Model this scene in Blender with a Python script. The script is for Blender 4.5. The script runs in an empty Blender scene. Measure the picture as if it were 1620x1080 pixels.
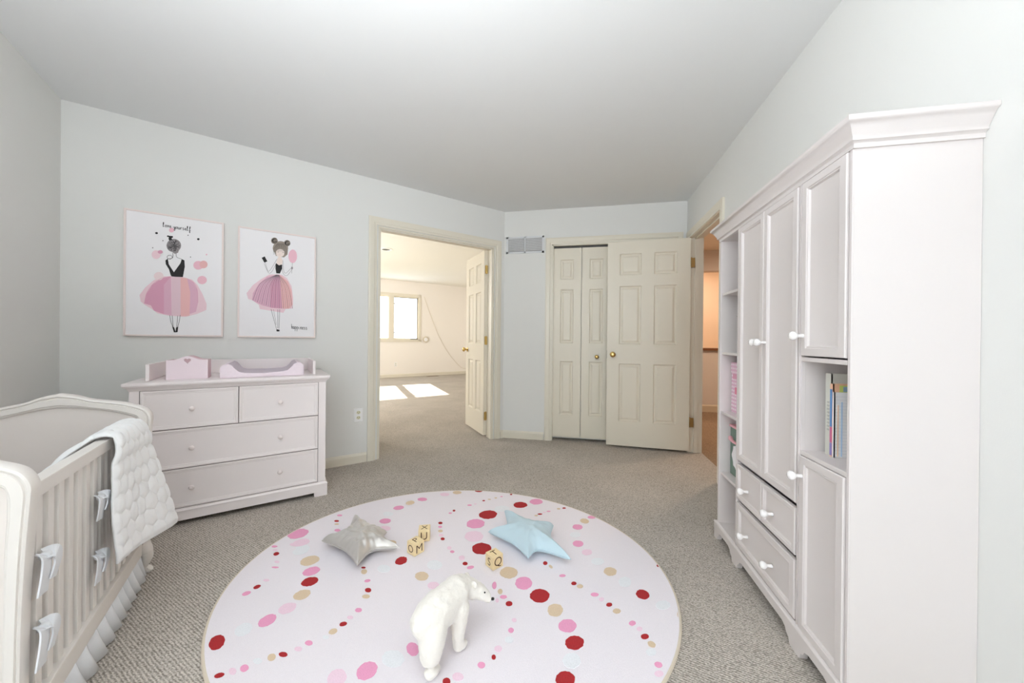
import bpy, bmesh, math, random
from mathutils import Vector, Matrix, noise
PI = math.pi; S2 = math.sqrt(.5)
sc = bpy.context.scene; COL = sc.collection
# ---------------------------------------------------------------- camera, sky, sun, room light
cd = bpy.data.cameras.new('camera'); cam = bpy.data.objects.new('camera', cd); COL.objects.link(cam)
cd.sensor_width = 36; cd.lens = 12.315; cd.clip_start = .02; cd.clip_end = 200
cam.matrix_world = (Matrix.Translation((0, 0, 1.0492)) @ Matrix.Rotation(.1902, 4, 'Z')
                    @ Matrix.Rotation(PI/2 - .00235, 4, 'X') @ Matrix.Rotation(.00914, 4, 'Z'))
sc.camera = cam
sc.view_settings.view_transform = 'Standard'; sc.view_settings.look = 'None'
sc.view_settings.gamma = 1; sc.view_settings.use_curve_mapping = False
sc.view_settings.exposure = 0.0
sc.cycles.use_denoising = True; sc.cycles.max_bounces = 10; sc.cycles.diffuse_bounces = 7
sc.cycles.sample_clamp_indirect = 6; sc.cycles.caustics_reflective = False; sc.cycles.caustics_refractive = False

def srgb(*c):
    return tuple(((v/255)/12.92 if v/255 <= .04045 else ((v/255+.055)/1.055)**2.4) for v in c) + (1,)
wd = bpy.data.worlds.new('sky'); sc.world = wd; wd.use_nodes = True
wd.node_tree.nodes['Background'].inputs[0].default_value = (.80, .90, 1, 1)
wd.node_tree.nodes['Background'].inputs[1].default_value = 6.0

def look_rot(d): return Vector(d).to_track_quat('-Z', 'Y').to_euler()
sl = bpy.data.lights.new('sun', 'SUN'); sl.energy = 26.0; sl.angle = .009; sl.color = (1, .93, .82)
so = bpy.data.objects.new('sun', sl); COL.objects.link(so); so.rotation_euler = look_rot((.976, -1.358, -1)); so.location = (-9, 13, 8)

def area(name, loc, d, sx, sy, e, col, spread=None):
    l = bpy.data.lights.new(name, 'AREA'); l.shape = 'RECTANGLE'; l.size = sx; l.size_y = sy; l.energy = e; l.color = col
    if spread: l.spread = spread
    o = bpy.data.objects.new(name, l); COL.objects.link(o); o.location = loc; o.rotation_euler = look_rot(d); return o
C0 = Vector((-2.999, 1.518, 0)); C1 = Vector((-.806, 3.711, 0)); XR = 1.031; YB = 3.711; H = 2.44
def M(u, v, z=0): return Vector((C0.x + S2*(u+v), C0.y + S2*(u-v), z))     # coordinates along / out of the long wall
MD = lambda u, v, z=0: Vector((S2*(u+v), S2*(u-v), z))
# daylight from the two windows behind the camera
area('window_daylight', (0.0, -2.93, 1.40), (0, 1, .03), 1.8, 1.7, 9, (.90, .96, 1))
area('side_window_daylight', (-1.12, -1.5, 1.45), (1, .15, 0), 1.7, 1.45, 0.5, (.90, .96, 1))
area('bounce_flash', (-.45, .0, 1.58), (-.08, .20, 1), 1.2, 1.1, 47, (.91, .955, 1))
for u_ in (3.33, 4.1):
    pt = area('window_portal', tuple(M(u_, -6.66, 1.66)), tuple(MD(0, 1)), .62, 1.15, 1, (1, 1, 1)); pt.data.cycles.is_portal = True
area('side_room_fill', tuple(M(.35, -3.6, 1.6)), tuple(MD(1, -.2, -.1)), 2.4, 1.5, 150, (1, .98, .94))  # added fill lamp to brighten the next room; the side wall here is solid

# ---------------------------------------------------------------- helpers
MATS = {}
def mat(name, rgb, rough=.6, metal=0, bump=0, bscale=200, var=0, vscale=20, sheen=0, coat=0, spec=None, trans=0, emit=None):
    if name in MATS: return MATS[name]
    m = bpy.data.materials.new(name); m.use_nodes = True; nt = m.node_tree; b = nt.nodes['Principled BSDF']
    c = srgb(*rgb); b.inputs['Base Color'].default_value = c
    b.inputs['Roughness'].default_value = rough; b.inputs['Metallic'].default_value = metal
    if sheen: b.inputs['Sheen Weight'].default_value = sheen
    if coat: b.inputs['Coat Weight'].default_value = coat
    if spec is not None: b.inputs['Specular IOR Level'].default_value = spec
    if trans: b.inputs['Transmission Weight'].default_value = trans
    if emit: b.inputs['Emission Color'].default_value = srgb(*rgb); b.inputs['Emission Strength'].default_value = emit
    tc = nt.nodes.new('ShaderNodeTexCoord')
    if var:
        n = nt.nodes.new('ShaderNodeTexNoise'); n.inputs['Scale'].default_value = vscale; n.inputs['Detail'].default_value = 4
        nt.links.new(tc.outputs['Object'], n.inputs['Vector'])
        r = nt.nodes.new('ShaderNodeMapRange'); r.inputs[1].default_value = .3; r.inputs[2].default_value = .7
        r.inputs[3].default_value = 1-var; r.inputs[4].default_value = 1+var
        nt.links.new(n.outputs['Fac'], r.inputs[0])
        x = nt.nodes.new('ShaderNodeMix'); x.data_type = 'RGBA'; x.blend_type = 'MULTIPLY'; x.inputs[0].default_value = 1
        x.inputs[6].default_value = c; nt.links.new(r.outputs[0], x.inputs[7]); nt.links.new(x.outputs[2], b.inputs['Base Color'])
    if bump:
        n = nt.nodes.new('ShaderNodeTexNoise'); n.inputs['Scale'].default_value = bscale; n.inputs['Detail'].default_value = 3
        nt.links.new(tc.outputs['Object'], n.inputs['Vector'])
        bp = nt.nodes.new('ShaderNodeBump'); bp.inputs['Strength'].default_value = bump; bp.inputs['Distance'].default_value = .002
        nt.links.new(n.outputs['Fac'], bp.inputs['Height']); nt.links.new(bp.outputs['Normal'], b.inputs['Normal'])
    MATS[name] = m; return m

def carpet_mat(name, dark, light, sc_=140, ang=.5):
    m = bpy.data.materials.new(name); m.use_nodes = True; nt = m.node_tree; b = nt.nodes['Principled BSDF']; L = nt.links.new
    b.inputs['Roughness'].default_value = .95; b.inputs['Specular IOR Level'].default_value = .1
    tc = nt.nodes.new('ShaderNodeTexCoord'); mp = nt.nodes.new('ShaderNodeMapping')
    mp.inputs['Rotation'].default_value = (0, 0, ang); mp.inputs['Scale'].default_value = (1, 1.7, 1)
    L(tc.outputs['Object'], mp.inputs['Vector'])
    v = nt.nodes.new('ShaderNodeTexVoronoi'); v.inputs['Scale'].default_value = sc_; v.inputs['Randomness'].default_value = .75; L(mp.outputs[0], v.inputs['Vector'])
    w = nt.nodes.new('ShaderNodeTexWave'); w.inputs['Scale'].default_value = sc_*.16; w.inputs['Distortion'].default_value = 2.5
    w.inputs['Detail'].default_value = 1; w.inputs['Detail Scale'].default_value = 2; w.bands_direction = 'Y'; L(mp.outputs[0], w.inputs['Vector'])
    n = nt.nodes.new('ShaderNodeTexNoise'); n.inputs['Scale'].default_value = 2.2; n.inputs['Detail'].default_value = 3; L(tc.outputs['Object'], n.inputs['Vector'])
    a = nt.nodes.new('ShaderNodeMath'); a.operation = 'MULTIPLY_ADD'; a.inputs[1].default_value = -.85; a.inputs[2].default_value = .72; L(v.outputs['Distance'], a.inputs[0])
    a2 = nt.nodes.new('ShaderNodeMath'); a2.operation = 'MULTIPLY_ADD'; a2.inputs[1].default_value = .38; L(w.outputs['Fac'], a2.inputs[0]); L(a.outputs[0], a2.inputs[2])
    a3 = nt.nodes.new('ShaderNodeMath'); a3.operation = 'MULTIPLY_ADD'; a3.inputs[1].default_value = .25; L(n.outputs['Fac'], a3.inputs[0]); L(a2.outputs[0], a3.inputs[2])
    cr = nt.nodes.new('ShaderNodeValToRGB'); cr.color_ramp.elements[0].position = .25; cr.color_ramp.elements[0].color = srgb(*dark)
    cr.color_ramp.elements[1].position = 1.0; cr.color_ramp.elements[1].color = srgb(*light); L(a3.outputs[0], cr.inputs[0]); L(cr.outputs[0], b.inputs['Base Color'])
    bp = nt.nodes.new('ShaderNodeBump'); bp.inputs['Strength'].default_value = .6; bp.inputs['Distance'].default_value = .004
    L(a2.outputs[0], bp.inputs['Height']); L(bp.outputs['Normal'], b.inputs['Normal']); return m

def ob(name, bm, m, parent=None, smooth=False, kind=None, loc=None, rz=None):
    me = bpy.data.meshes.new(name)
    if isinstance(bm, bmesh.types.BMesh):
        bmesh.ops.recalc_face_normals(bm, faces=bm.faces)
        bm.to_mesh(me); bm.free()
    else: me = bm
    if m and not me.materials: me.materials.append(m)
    if smooth:
        for p in me.polygons: p.use_smooth = True
        if smooth != 'all':
            try: me.set_sharp_from_angle(angle=math.radians(38))
            except Exception: pass
    o = bpy.data.objects.new(name, me); COL.objects.link(o)
    if parent: o.parent = parent
    if loc is not None: o.location = loc
    if rz is not None: o.rotation_euler = (0, 0, rz)
    if kind: o['kind'] = kind
    return o
def thing(name, label, cat, loc=(0, 0, 0), rz=0, group=None):
    o = bpy.data.objects.new(name, None); COL.objects.link(o); o.empty_display_size = .05
    o.location = loc; o.rotation_euler = (0, 0, rz); o['label'] = label; o['category'] = cat
    if group: o['group'] = group
    return o
def tag(o, label, cat, group=None):
    o['label'] = label; o['category'] = cat
    if group: o['group'] = group
    return o
def B(): return bmesh.new()
def box(bm, x0, x1, y0, y1, z0, z1, bev=0, mtx=None):
    if x0 > x1: x0, x1 = x1, x0
    if y0 > y1: y0, y1 = y1, y0
    vs = [bm.verts.new((x, y, z)) for x in (x0, x1) for y in (y0, y1) for z in (z0, z1)]
    F = [(0, 1, 3, 2), (4, 6, 7, 5), (0, 4, 5, 1), (2, 3, 7, 6), (0, 2, 6, 4), (1, 5, 7, 3)]
    fs = [bm.faces.new([vs[i] for i in f]) for f in F]
    if mtx:
        for v in vs: v.co = mtx @ v.co
    if bev:
        es = list({e for f in fs for e in f.edges})
        bmesh.ops.bevel(bm, geom=es, offset=bev, segments=2, affect='EDGES', profile=.7)
    return bm
def rings(bm, loops, cap0=True, cap1=True, close=True):
    R = [[bm.verts.new(p) for p in l] for l in loops]; n = len(R[0])
    for a, b in zip(R, R[1:]):
        for i in range(n if close else n-1):
            j = (i+1) % n
            try: bm.faces.new((a[i], a[j], b[j], b[i]))
            except ValueError: pass
    if cap0: bm.faces.new(R[0])
    if cap1: bm.faces.new(R[-1][::-1])
    return bm
def rect(x0, x1, y0, y1, z): return [(x0, y0, z), (x1, y0, z), (x1, y1, z), (x0, y1, z)]
def loft(bm, x0, x1, y0, y1, prof, l=1, r=1, f=1, b=0):   # profile (overhang, z) round a footprint
    return rings(bm, [rect(x0-o*l, x1+o*r, y0-o*f, y1+o*b, z) for o, z in prof])
def front(bm, x0, x1, z0, z1, y, prof):                    # panel front facing -y ; prof (inset, depth)
    return rings(bm, [[(x0+i, y-d, z0+i), (x1-i, y-d, z0+i), (x1-i, y-d, z1-i), (x0+i, y-d, z1-i)] for i, d in prof])
def lathe(bm, prof, mtx=None, n=20):
    L = []
    for r, a in prof:
        L.append([Vector((r*math.cos(2*PI*k/n), r*math.sin(2*PI*k/n), a)) for k in range(n)])
    if mtx: L = [[mtx @ p for p in l] for l in L]
    return rings(bm, L)
def tube(bm, pts, rad, n=10, flat=1.0):
    pts = [Vector(p) for p in pts]; L = []
    for i, p in enumerate(pts):
        t = (pts[min(i+1, len(pts)-1)] - pts[max(i-1, 0)]).normalized()
        a = t.cross(Vector((0, 0, 1)));  a = a.normalized() if a.length > .01 else Vector((1, 0, 0))
        b = t.cross(a).normalized(); r = rad[i] if isinstance(rad, (list, tuple)) else rad
        L.append([p + a*r*math.cos(2*PI*k/n) + b*r*flat*math.sin(2*PI*k/n) for k in range(n)])
    return rings(bm, L)
def poly(bm, pts, y0, y1, axis='y'):                       # polygon (a,z) extruded along y (or (a,b) along z)
    f = (lambda a, b, d: (a, d, b)) if axis == 'y' else (lambda a, b, d: (a, b, d))
    return rings(bm, [[f(a, b, y0) for a, b in pts], [f(a, b, y1) for a, b in pts]])
def catmull(P, k=6):
    out = []
    for i in range(len(P)-1):
        p0, p1, p2, p3 = P[max(i-1, 0)], P[i], P[i+1], P[min(i+2, len(P)-1)]
        for j in range(k):
            t = j/k
            out.append(tuple(.5*((2*b)+(-a+c)*t+(2*a-5*b+4*c-d)*t*t+(-a+3*b-3*c+d)*t**3) for a, b, c, d in zip(p0, p1, p2, p3)))
    out.append(tuple(P[-1])); return out
FRONT = Matrix.Rotation(PI/2, 4, 'X')                      # lathe axis +z -> -y

# ---------------------------------------------------------------- materials
WALL = mat('wall_paint', (224, 224, 221), .85, bump=.08, bscale=260)
WALLC = mat('cream_wall_paint', (241, 236, 230), .85, bump=.08, bscale=260)
WALLH = mat('hall_wall_paint', (214, 204, 196), .85)
CEIL = mat('ceiling_paint', (224, 225, 225), .9, bump=.05, bscale=200)
TRIM = mat('cream_trim_paint', (224, 218, 203), .35)
DOORM = mat('cream_door_paint', (225, 218, 202), .38)
BRASS = mat('brass', (214, 184, 118), .25, 1)
DKBRASS = mat('aged_brass', (172, 142, 92), .4, .9)
WHITE = mat('white_furniture_paint', (218, 211, 209), .38)
KNOBW = mat('white_knob_enamel', (246, 243, 242), .2, coat=.4)
CHESTM = mat('chest_paint', (238, 230, 229), .4)
CRIBM = mat('crib_paint', (230, 225, 220), .35)
PLATE = mat('white_plastic', (238, 238, 238), .3)
DARK = mat('dark_gap', (30, 28, 27), .9)
CARPET = carpet_mat('loop_carpet', (136, 129, 120), (220, 212, 203))
GLASS = bpy.data.materials.new('window_glass'); GLASS.use_nodes = True
_nt = GLASS.node_tree; _nt.nodes.remove(_nt.nodes['Principled BSDF'])
_t = _nt.nodes.new('ShaderNodeBsdfTransparent'); _g = _nt.nodes.new('ShaderNodeBsdfGlossy'); _g.inputs['Roughness'].default_value = .02
_x = _nt.nodes.new('ShaderNodeMixShader'); _x.inputs[0].default_value = .06
_nt.links.new(_t.outputs[0], _x.inputs[1]); _nt.links.new(_g.outputs[0], _x.inputs[2]); _nt.links.new(_x.outputs[0], _nt.nodes['Material Output'].inputs[0])

# ---------------------------------------------------------------- room shell
R45 = PI/4; MO = M(0, 0)
def flat(name, pts, z0, z1, m): return ob(name, poly(B(), pts, z0, z1, 'z'), m, kind='structure')
room = [(C0.x, C0.y), (C1.x, C1.y), (XR, YB), (XR, -3.0), (-1.16, -3.0), (-1.16, -.321)]
ob_pts = [(M(u, v).x, M(u, v).y) for u, v in ((.2, -6.68), (6.2, -6.68), (6.2, -.12), (3.1, -.12), (3.1, 0), (0, 0), (0, -.12), (.2, -.12))]
flat('floor', [(C0.x, C0.y), (C1.x, C1.y), (.94, YB), (.94, 3.85), (-.30, 3.85), (-.30, YB), (XR, YB), (XR, 3.62), (1.15, 3.62), (1.15, 2.86), (XR, 2.86), (XR, -3.0), (-1.16, -3.0), (-1.16, -.321)], -.08, 0, CARPET)
flat('floor', ob_pts, -.08, 0, CARPET)
flat('floor', [(1.15, 1.6), (3.4, 1.6), (3.4, 5.75), (1.15, 5.75)], -.08, 0, carpet_mat('hall_carpet', (116, 96, 78), (176, 152, 128), 120))
flat('ceiling', room, H, H+.1, CEIL)
flat('ceiling', ob_pts, 2.70, 2.8, mat('cream_ceiling_paint', (238, 236, 228), .9))
flat('ceiling', [(1.15, 1.6), (3.4, 1.6), (3.4, 7.6), (1.55, 7.6), (1.55, 5.8), (1.15, 5.8)], 2.44, 2.54, mat('hall_ceiling_paint', (240, 226, 206), .9))
def wall(name, boxes, m, loc=(0, 0, 0), rz=0):
    bm = B()
    for b in boxes: box(bm, *b)
    return ob(name, bm, m, kind='structure', loc=loc, rz=rz)
# long wall with the double doorway (local x = along, y = away from the room)
wall('wall_back', [(-.12, 1.79, 0, .06, 0, H+.3), (2.975, 3.1, 0, .06, 0, H+.3), (1.79, 2.975, 0, .06, 2.04, H+.3)], WALL, MO, R45)
wall('wall_back', [(.08, 1.79, .06, .12, 0, 2.8), (2.975, 6.32, .06, .12, 0, 2.8), (1.79, 2.975, .06, .12, 2.04, 2.8)], WALLC, MO, R45)
wall('wall_far', [(-.862, -.29, 3.711, 3.83, 0, H+.1), (.925, 1.15, 3.711, 3.83, 0, H+.1), (-.29, .925, 3.711, 3.83, 2.065, H+.1), (-.30, .94, 3.84, 3.9, 0, 2.1)], WALL)
wall('wall_right', [(XR, 1.15, 3.62, YB, 0, H+.1), (XR, 1.15, -3.1, 2.86, 0, H+.1), (XR, 1.15, 2.86, 3.62, 2.055, H+.1)], WALL)
wall('wall_left', [(0, 2.6, -.12, 0, 0, H+.1)], WALL, MO, -R45)
wall('wall_rear', [(-1.16, XR, -3.1, -3.0, 0, .5), (-1.16, XR, -3.1, -3.0, 2.25, H+.1), (-1.16, -.95, -3.1, -3.0, .5, 2.25), (.9, XR, -3.1, -3.0, .5, 2.25),
                   (-1.28, -1.16, -3.1, -2.4, 0, H+.1), (-1.28, -1.16, -.6, -.24, 0, H+.1), (-1.28, -1.16, -2.4, -.6, 0, .7), (-1.28, -1.16, -2.4, -.6, 2.2, H+.1)], WALL)
# the room beyond (local x = along, y = depth)
W0, W1 = 2.93, 4.475
wall('wall_window', [(.08, W0-.0, 6.68, 6.8, 0, 2.8), (W1, 6.32, 6.68, 6.8, 0, 2.8), (W0, W1, 6.68, 6.8, 0, 1.06), (W0, W1, 6.68, 6.8, 2.26, 2.8)], WALLC, MO, R45)
wall('wall_side', [(.08, .2, .12, 6.68, 0, 2.8), (6.2, 6.32, .12, 6.68, 0, 2.8)], WALLC, MO, R45)
# hall
wall('wall_hall', [(1.03, 1.15, 3.83, 5.66, 0, 2.54), (1.5, 1.6, 5.87, 7.7, 0, 2.54), (3.4, 3.5, 1.5, 7.7, 0, 2.54), (1.15, 3.4, 1.5, 1.6, 0, 2.54)], WALLH)
wall('wall_hall', [(1.15, 1.7, 5.75, 5.87, 0, 2.44), (2.9, 3.4, 5.75, 5.87, 0, 2.44), (1.7, 2.9, 5.75, 5.87, 0, .93), (1.7, 2.9, 5.75, 5.87, 2.13, 2.44)], WALLH)
wall('wall_stairwell', [(1.5, 3.4, 7.6, 7.7, 0, 2.54), (1.5, 3.4, 5.87, 7.6, -.1, 0)], mat('stairwell_paint', (238, 214, 186), .9))
ob('trim_ledge', box(B(), 1.66, 2.94, 5.71, 5.91, .93, .965, .005), mat('wood_ledge', (120, 74, 40), .4), kind='structure')
area('hall_lamp', (2.3, 4.3, 2.38), (0, 0, -1), .35, .35, 34, (1, .78, .58))
area('stairwell_lamp', (2.3, 6.7, 2.38), (0, .2, -1), .8, .6, 16, (1, .83, .68))

# baseboards
def bb(name, x0, x1, loc=(0, 0, 0), rz=0, h=.082, m=TRIM):
    bm = B(); rings(bm, [[(x, -a, z) for a, z in ((0, 0), (.014, 0), (.014, h-.02), (.009, h-.006), (.004, h), (0, h))] for x in (x0, x1)])
    return ob(name, bm, m, kind='structure', loc=loc, rz=rz)
bb('baseboard_back', 0, 1.705, MO, R45); bb('baseboard_back', 3.06, 3.1, MO, R45)
bb('baseboard_far', -.80, -.365, (0, YB, 0))
bb('baseboard_left', -2.6, 0, MO, 3*R45)
bb('baseboard_right', -2.79, -2.07, (XR, 0, 0), -PI/2); bb('baseboard_right', -1.12, 3.0, (XR, 0, 0), -PI/2)
bb('baseboard_window', .2, 6.2, M(0, -6.68), R45, .09)
bb('baseboard_side', -6.68, -.12, M(6.2, 0), -R45, .09)
bb('baseboard_hall', 1.15, 3.4, (0, 5.75, 0), 0, .11, mat('hall_trim', (206, 192, 170), .5))
# ceiling-height casings round doors: (opening x0,x1,z) in a wall-local frame facing -y
def casing(name, x0, x1, zt, loc, rz, wd_=.068, left=True, right=True, d=.018, cutr=0):
    prof = lambda a0, a1: [(a0, 0), (a0, -d*.55), (a0+(a1-a0)*.22, -d*.62), (a0+(a1-a0)*.36, -d*.9), (a0+(a1-a0)*.8, -d), (a1, -d*.9), (a1, 0)]
    me = B()
    if left: rings(me, [[(x, y, z if z < .1 else zt + (x0-x)) for x, y in prof(x0, x0-wd_)] for z in (0, 9)])
    if right: rings(me, [[(x, y, z if z < .1 else zt + (x-x1)) for x, y in prof(x1, x1+wd_)] for z in (0, 9)])
    rings(me, [[((x0 - (z-zt)*(1 if left else 0)) if s == 0 else (x1 + (z-zt)*(1 if right else 0) - cutr), y, z) for z, y in prof(zt, zt+wd_)] for s in (0, 1)])
    return ob(name, me, TRIM, kind='structure', loc=loc, rz=rz)
def jamb(name, x0, x1, zt, depth, loc, rz, stop=.06, t=.014):
    bm = B()
    box(bm, x0-.002, x0+t, 0, depth, 0, zt); box(bm, x1-t, x1+.002, 0, depth, 0, zt); box(bm, x0, x1, 0, depth, zt-t, zt+.002)
    if stop:
        box(bm, x0+t, x0+t+.011, stop-.018, stop+.018, 0, zt-t); box(bm, x1-t-.011, x1-t, stop-.018, stop+.018, 0, zt-t)
        box(bm, x0+t, x1-t, stop-.018, stop+.018, zt-t-.011, zt-t)
    return ob(name, bm, TRIM, kind='structure', loc=loc, rz=rz)
casing('trim_doorway', 1.778, 2.985, 2.045, MO, R45); jamb('trim_doorway_jamb', 1.79, 2.975, 2.04, .12, MO, R45, .03)
casing('trim_closet', -.29, .925, 2.065, (0, YB, 0), 0)
jamb('trim_closet_jamb', -.29, .925, 2.065, .119, (0, YB, 0), 0, 0)
# hall doorway in the wall x=XR (local x = -world y)
casing('trim_hall_doorway', -3.61, -2.87, 2.045, (XR, 0, 0), -PI/2); jamb('trim_hall_jamb', -3.62, -2.86, 2.055, .119, (XR, 0, 0), -PI/2, .06)
bmt = B(); box(bmt, -.27, .91, YB+.03, YB+.06, 2.03, 2.05); ob('trim_closet_track', bmt, mat('track_metal', (60, 58, 55), .5), kind='structure')

# six-panel doors -------------------------------------------------
ZF = ((.118, .402), (.497, .782), (.835, .94))
def six_panel(root, w, h, t, cols, m=DOORM):
    """hinge edge x=0, faces y=0 (front) and y=t; cols = [(x0,x1)...]"""
    bm = B(); zs = [0] + [f*h for p in ZF for f in p] + [h]; xs = [0] + [c for p in cols for c in p] + [w]
    for i in range(0, len(xs), 2): box(bm, xs[i], xs[i+1], 0, t, 0, h)
    for i in range(0, len(zs), 2):
        for c in cols: box(bm, c[0], c[1], 0, t, zs[i], zs[i+1])
    bmesh.ops.remove_doubles(bm, verts=bm.verts, dist=1e-5)
    ob('door_frame', bm, m, root)
    for c in cols:
        for f in ZF:
            z0, z1 = f[0]*h, f[1]*h; pb = B()
            pr = [(0, .001), (.009, .012), (.019, .012), (.036, .0035), (.039, .003)]
            rings(pb, [[(c[0]+i, d, z0+i), (c[1]-i, d, z0+i), (c[1]-i, d, z1-i), (c[0]+i, d, z1-i)] for i, d in pr[::-1]]
                  + [[(c[0]+i, t-d, z0+i), (c[1]-i, t-d, z0+i), (c[1]-i, t-d, z1-i), (c[0]+i, t-d, z1-i)] for i, d in pr])
            ob('panel', pb, m, root)
KP = [(.001, 0), (.026, 0), (.027, .004), (.012, .010), (.010, .026), (.018, .032), (.0265, .042), (.027, .052), (.020, .060), (.010, .063), (.001, .063)]
def doorknob(root, x, z, y=0, back=None, s=1.0, m=BRASS):
    bm = lathe(B(), [(r*s, a*s) for r, a in KP], Matrix.Translation((x, y, z)) @ FRONT, 24)
    if back is not None: lathe(bm, [(r*s, a*s) for r, a in KP], Matrix.Translation((x, back, z)) @ Matrix.Rotation(-PI/2, 4, 'X'), 24)
    o = ob('door_knob', bm, m, root, True); o['label'] = 'round brass knob'; return o
def hinges(root, zs, x=0, y=0, m=BRASS, w=.03, along='x'):
    for z in zs:
        bm = B(); lathe(bm, [(.001, -.046), (.006, -.046), (.006, .046), (.003, .05), (.001, .05)], Matrix.Translation((x, y, z)), 10)
        if along == 'x': box(bm, x-w, x+w, y-.001, y+.002, z-.044, z+.044)
        else: box(bm, x-.0015, x+.0015, y-w, y+w, z-.044, z+.044)
        o = ob('hinge', bm, m, root)
# hall door, swung back in front of the closet : hinge (1.030,3.602) free end (.276,3.652)
dv = Vector((.277-1.030, 3.652-3.602, 0))
def door_root(name, loc, rz):
    o = bpy.data.objects.new(name, None); COL.objects.link(o); o.location = loc; o.rotation_euler = (0, 0, rz); o['kind'] = 'structure'; return o
a1 = math.atan2(dv.y, dv.x)
d1 = door_root('door_1', (1.028, 3.600, .022), a1)
# local x from hinge to free edge points -x in the world, so the camera side is local +y
WL = .757; six_panel(d1, WL, 2.015, .035, [(.118, .322), (.438, .642)])
doorknob(d1, WL-.055, .90, 0, .035); hinges(d1, (1.78, .27), -.004, .036, DKBRASS, .012, 'y')
for z in (1.78, .27): ob('hinge_leaf', box(B(), -.036, -.006, .030, .034, z-.044, z+.044, .001), DKBRASS, d1)
bm = box(B(), WL-.0005, WL+.0015, .006, .029, .86, .94); ob('latch_plate', bm, DARK, d1)
# bifold closet doors
for k in range(4):
    x0 = -.283 + k*.3015
    r = door_root('door_%d' % (k+2), (x0, YB+.030, .035), 0)
    six_panel(r, .297, 1.995, .03, [(.080, .217)] if k % 2 == 0 else [(.080, .217)])
    if k in (1, 2): doorknob(r, .158 if k == 1 else .139, .855, s=.75)
# pair of doors into the next room
d6 = door_root('door_6', tuple(M(2.962, -.125, .018)), R45 + math.atan2(.60, .082))
six_panel(d6, .588, 2.01, .035, [(.095, .255), (.335, .495)])
doorknob(d6, .588-.05, .92, 0, .035); hinges(d6, (1.80, 1.03, .21), -.012, .012, BRASS, .018, 'y')
d7 = door_root('door_7', tuple(M(1.828, -.125, .02)), R45 + math.atan2(.60, .012))
six_panel(d7, .588, 2.01, .035, [(.095, .255), (.335, .495)])
doorknob(d7, .588-.05, .92, 0, .035); hinges(d7, (1.80, 1.03, .21), -.008, .030, BRASS, .014, 'y')

# window of the room beyond (local x along, y away)
wr = door_root('window_1', M(0, -6.68), R45)
bm = B()
for a in ((W0-.07, W0, 1.0, 2.34), (W1, W1+.07, 1.0, 2.34), (W0-.07, W1+.07, 2.26, 2.34), (W0-.09, W1+.09, .985, 1.06)): box(bm, a[0], a[1], -.018, .0, a[2], a[3], .003)
box(bm, 3.635, 3.775, -.018, .0, 1.06, 2.26, .003); ob('window_casing', bm, TRIM, wr)
bm = B()
for a, b in ((W0, 3.66), (3.75, W1)):
    for q in ((a, a+.03, 1.06, 2.26), (b-.03, b, 1.06, 2.26), (a, b, 1.06, 1.09), (a, b, 2.23, 2.26)): box(bm, q[0], q[1], .02, .07, q[2], q[3])
box(bm, 3.64, 3.77, .0, .12, 1.06, 2.26)
ob('window_frame', bm, mat('window_frame_paint', (226, 216, 190), .4), wr)
bm = B()
for q in ((3.778, 3.786, 1.09, 2.23), (W1-.038, W1-.028, 1.09, 2.23), (3.778, W1-.028, 2.222, 2.234)): box(bm, q[0], q[1], .015, .045, q[2], q[3])
ob('gasket', bm, mat('dark_gasket', (92, 92, 96), .6), wr)
for a, b in ((W0+.03, 3.64), (3.78, W1-.03)): ob('pane', box(B(), a, b, .042, .046, 1.09, 2.23), GLASS, wr)
bm = B(); BLK = mat('black_metal', (25, 25, 25), .4)
box(bm, 4.24, 4.44, -.03, .01, 1.062, 1.082, .003); tube(bm, [(4.26, -.03, 1.075), (4.31, -.05, 1.08), (4.36, -.045, 1.074)], .006, 8); ob('crank', bm, BLK, wr)
for z in (1.25, 2.05): ob('sash_lock', box(B(), 3.785, 3.80, .0, .03, z-.025, z+.025, .003), BLK, wr)
for nm, X0, X1, Z0, Z1, loc, rz in (('window_2', -.95, .9, .5, 2.25, (0, -3.0, 0), PI), ('window_3', -2.4, -.6, .7, 2.2, (-1.16, 0, 0), PI/2)):
    if rz == PI: X0, X1 = -X1, -X0
    wr2 = door_root(nm, loc, rz); bm = B()
    for a in ((X0-.07, X0, Z0-.07, Z1+.07), (X1, X1+.07, Z0-.07, Z1+.07), (X0, X1, Z1, Z1+.07), (X0, X1, Z0-.07, Z0)): box(bm, a[0], a[1], -.018, 0, a[2], a[3])
    ob('window_casing', bm, TRIM, wr2); xm = (X0+X1)/2
    for a, b in ((X0, xm), (xm, X1)):
        bm = B()
        for q in ((a, a+.04, Z0, Z1), (b-.04, b, Z0, Z1), (a, b, Z0, Z0+.04), (a, b, Z1-.04, Z1)): box(bm, q[0], q[1], .04, .08, q[2], q[3])
        ob('window_frame', bm, TRIM, wr2); ob('pane', box(B(), a+.04, b-.04, .058, .062, Z0+.04, Z1-.04), GLASS, wr2)

def TRI(bm):
    bm.normal_update(); bmesh.ops.triangulate(bm, faces=[f for f in bm.faces if len(f.verts) > 4])
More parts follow.
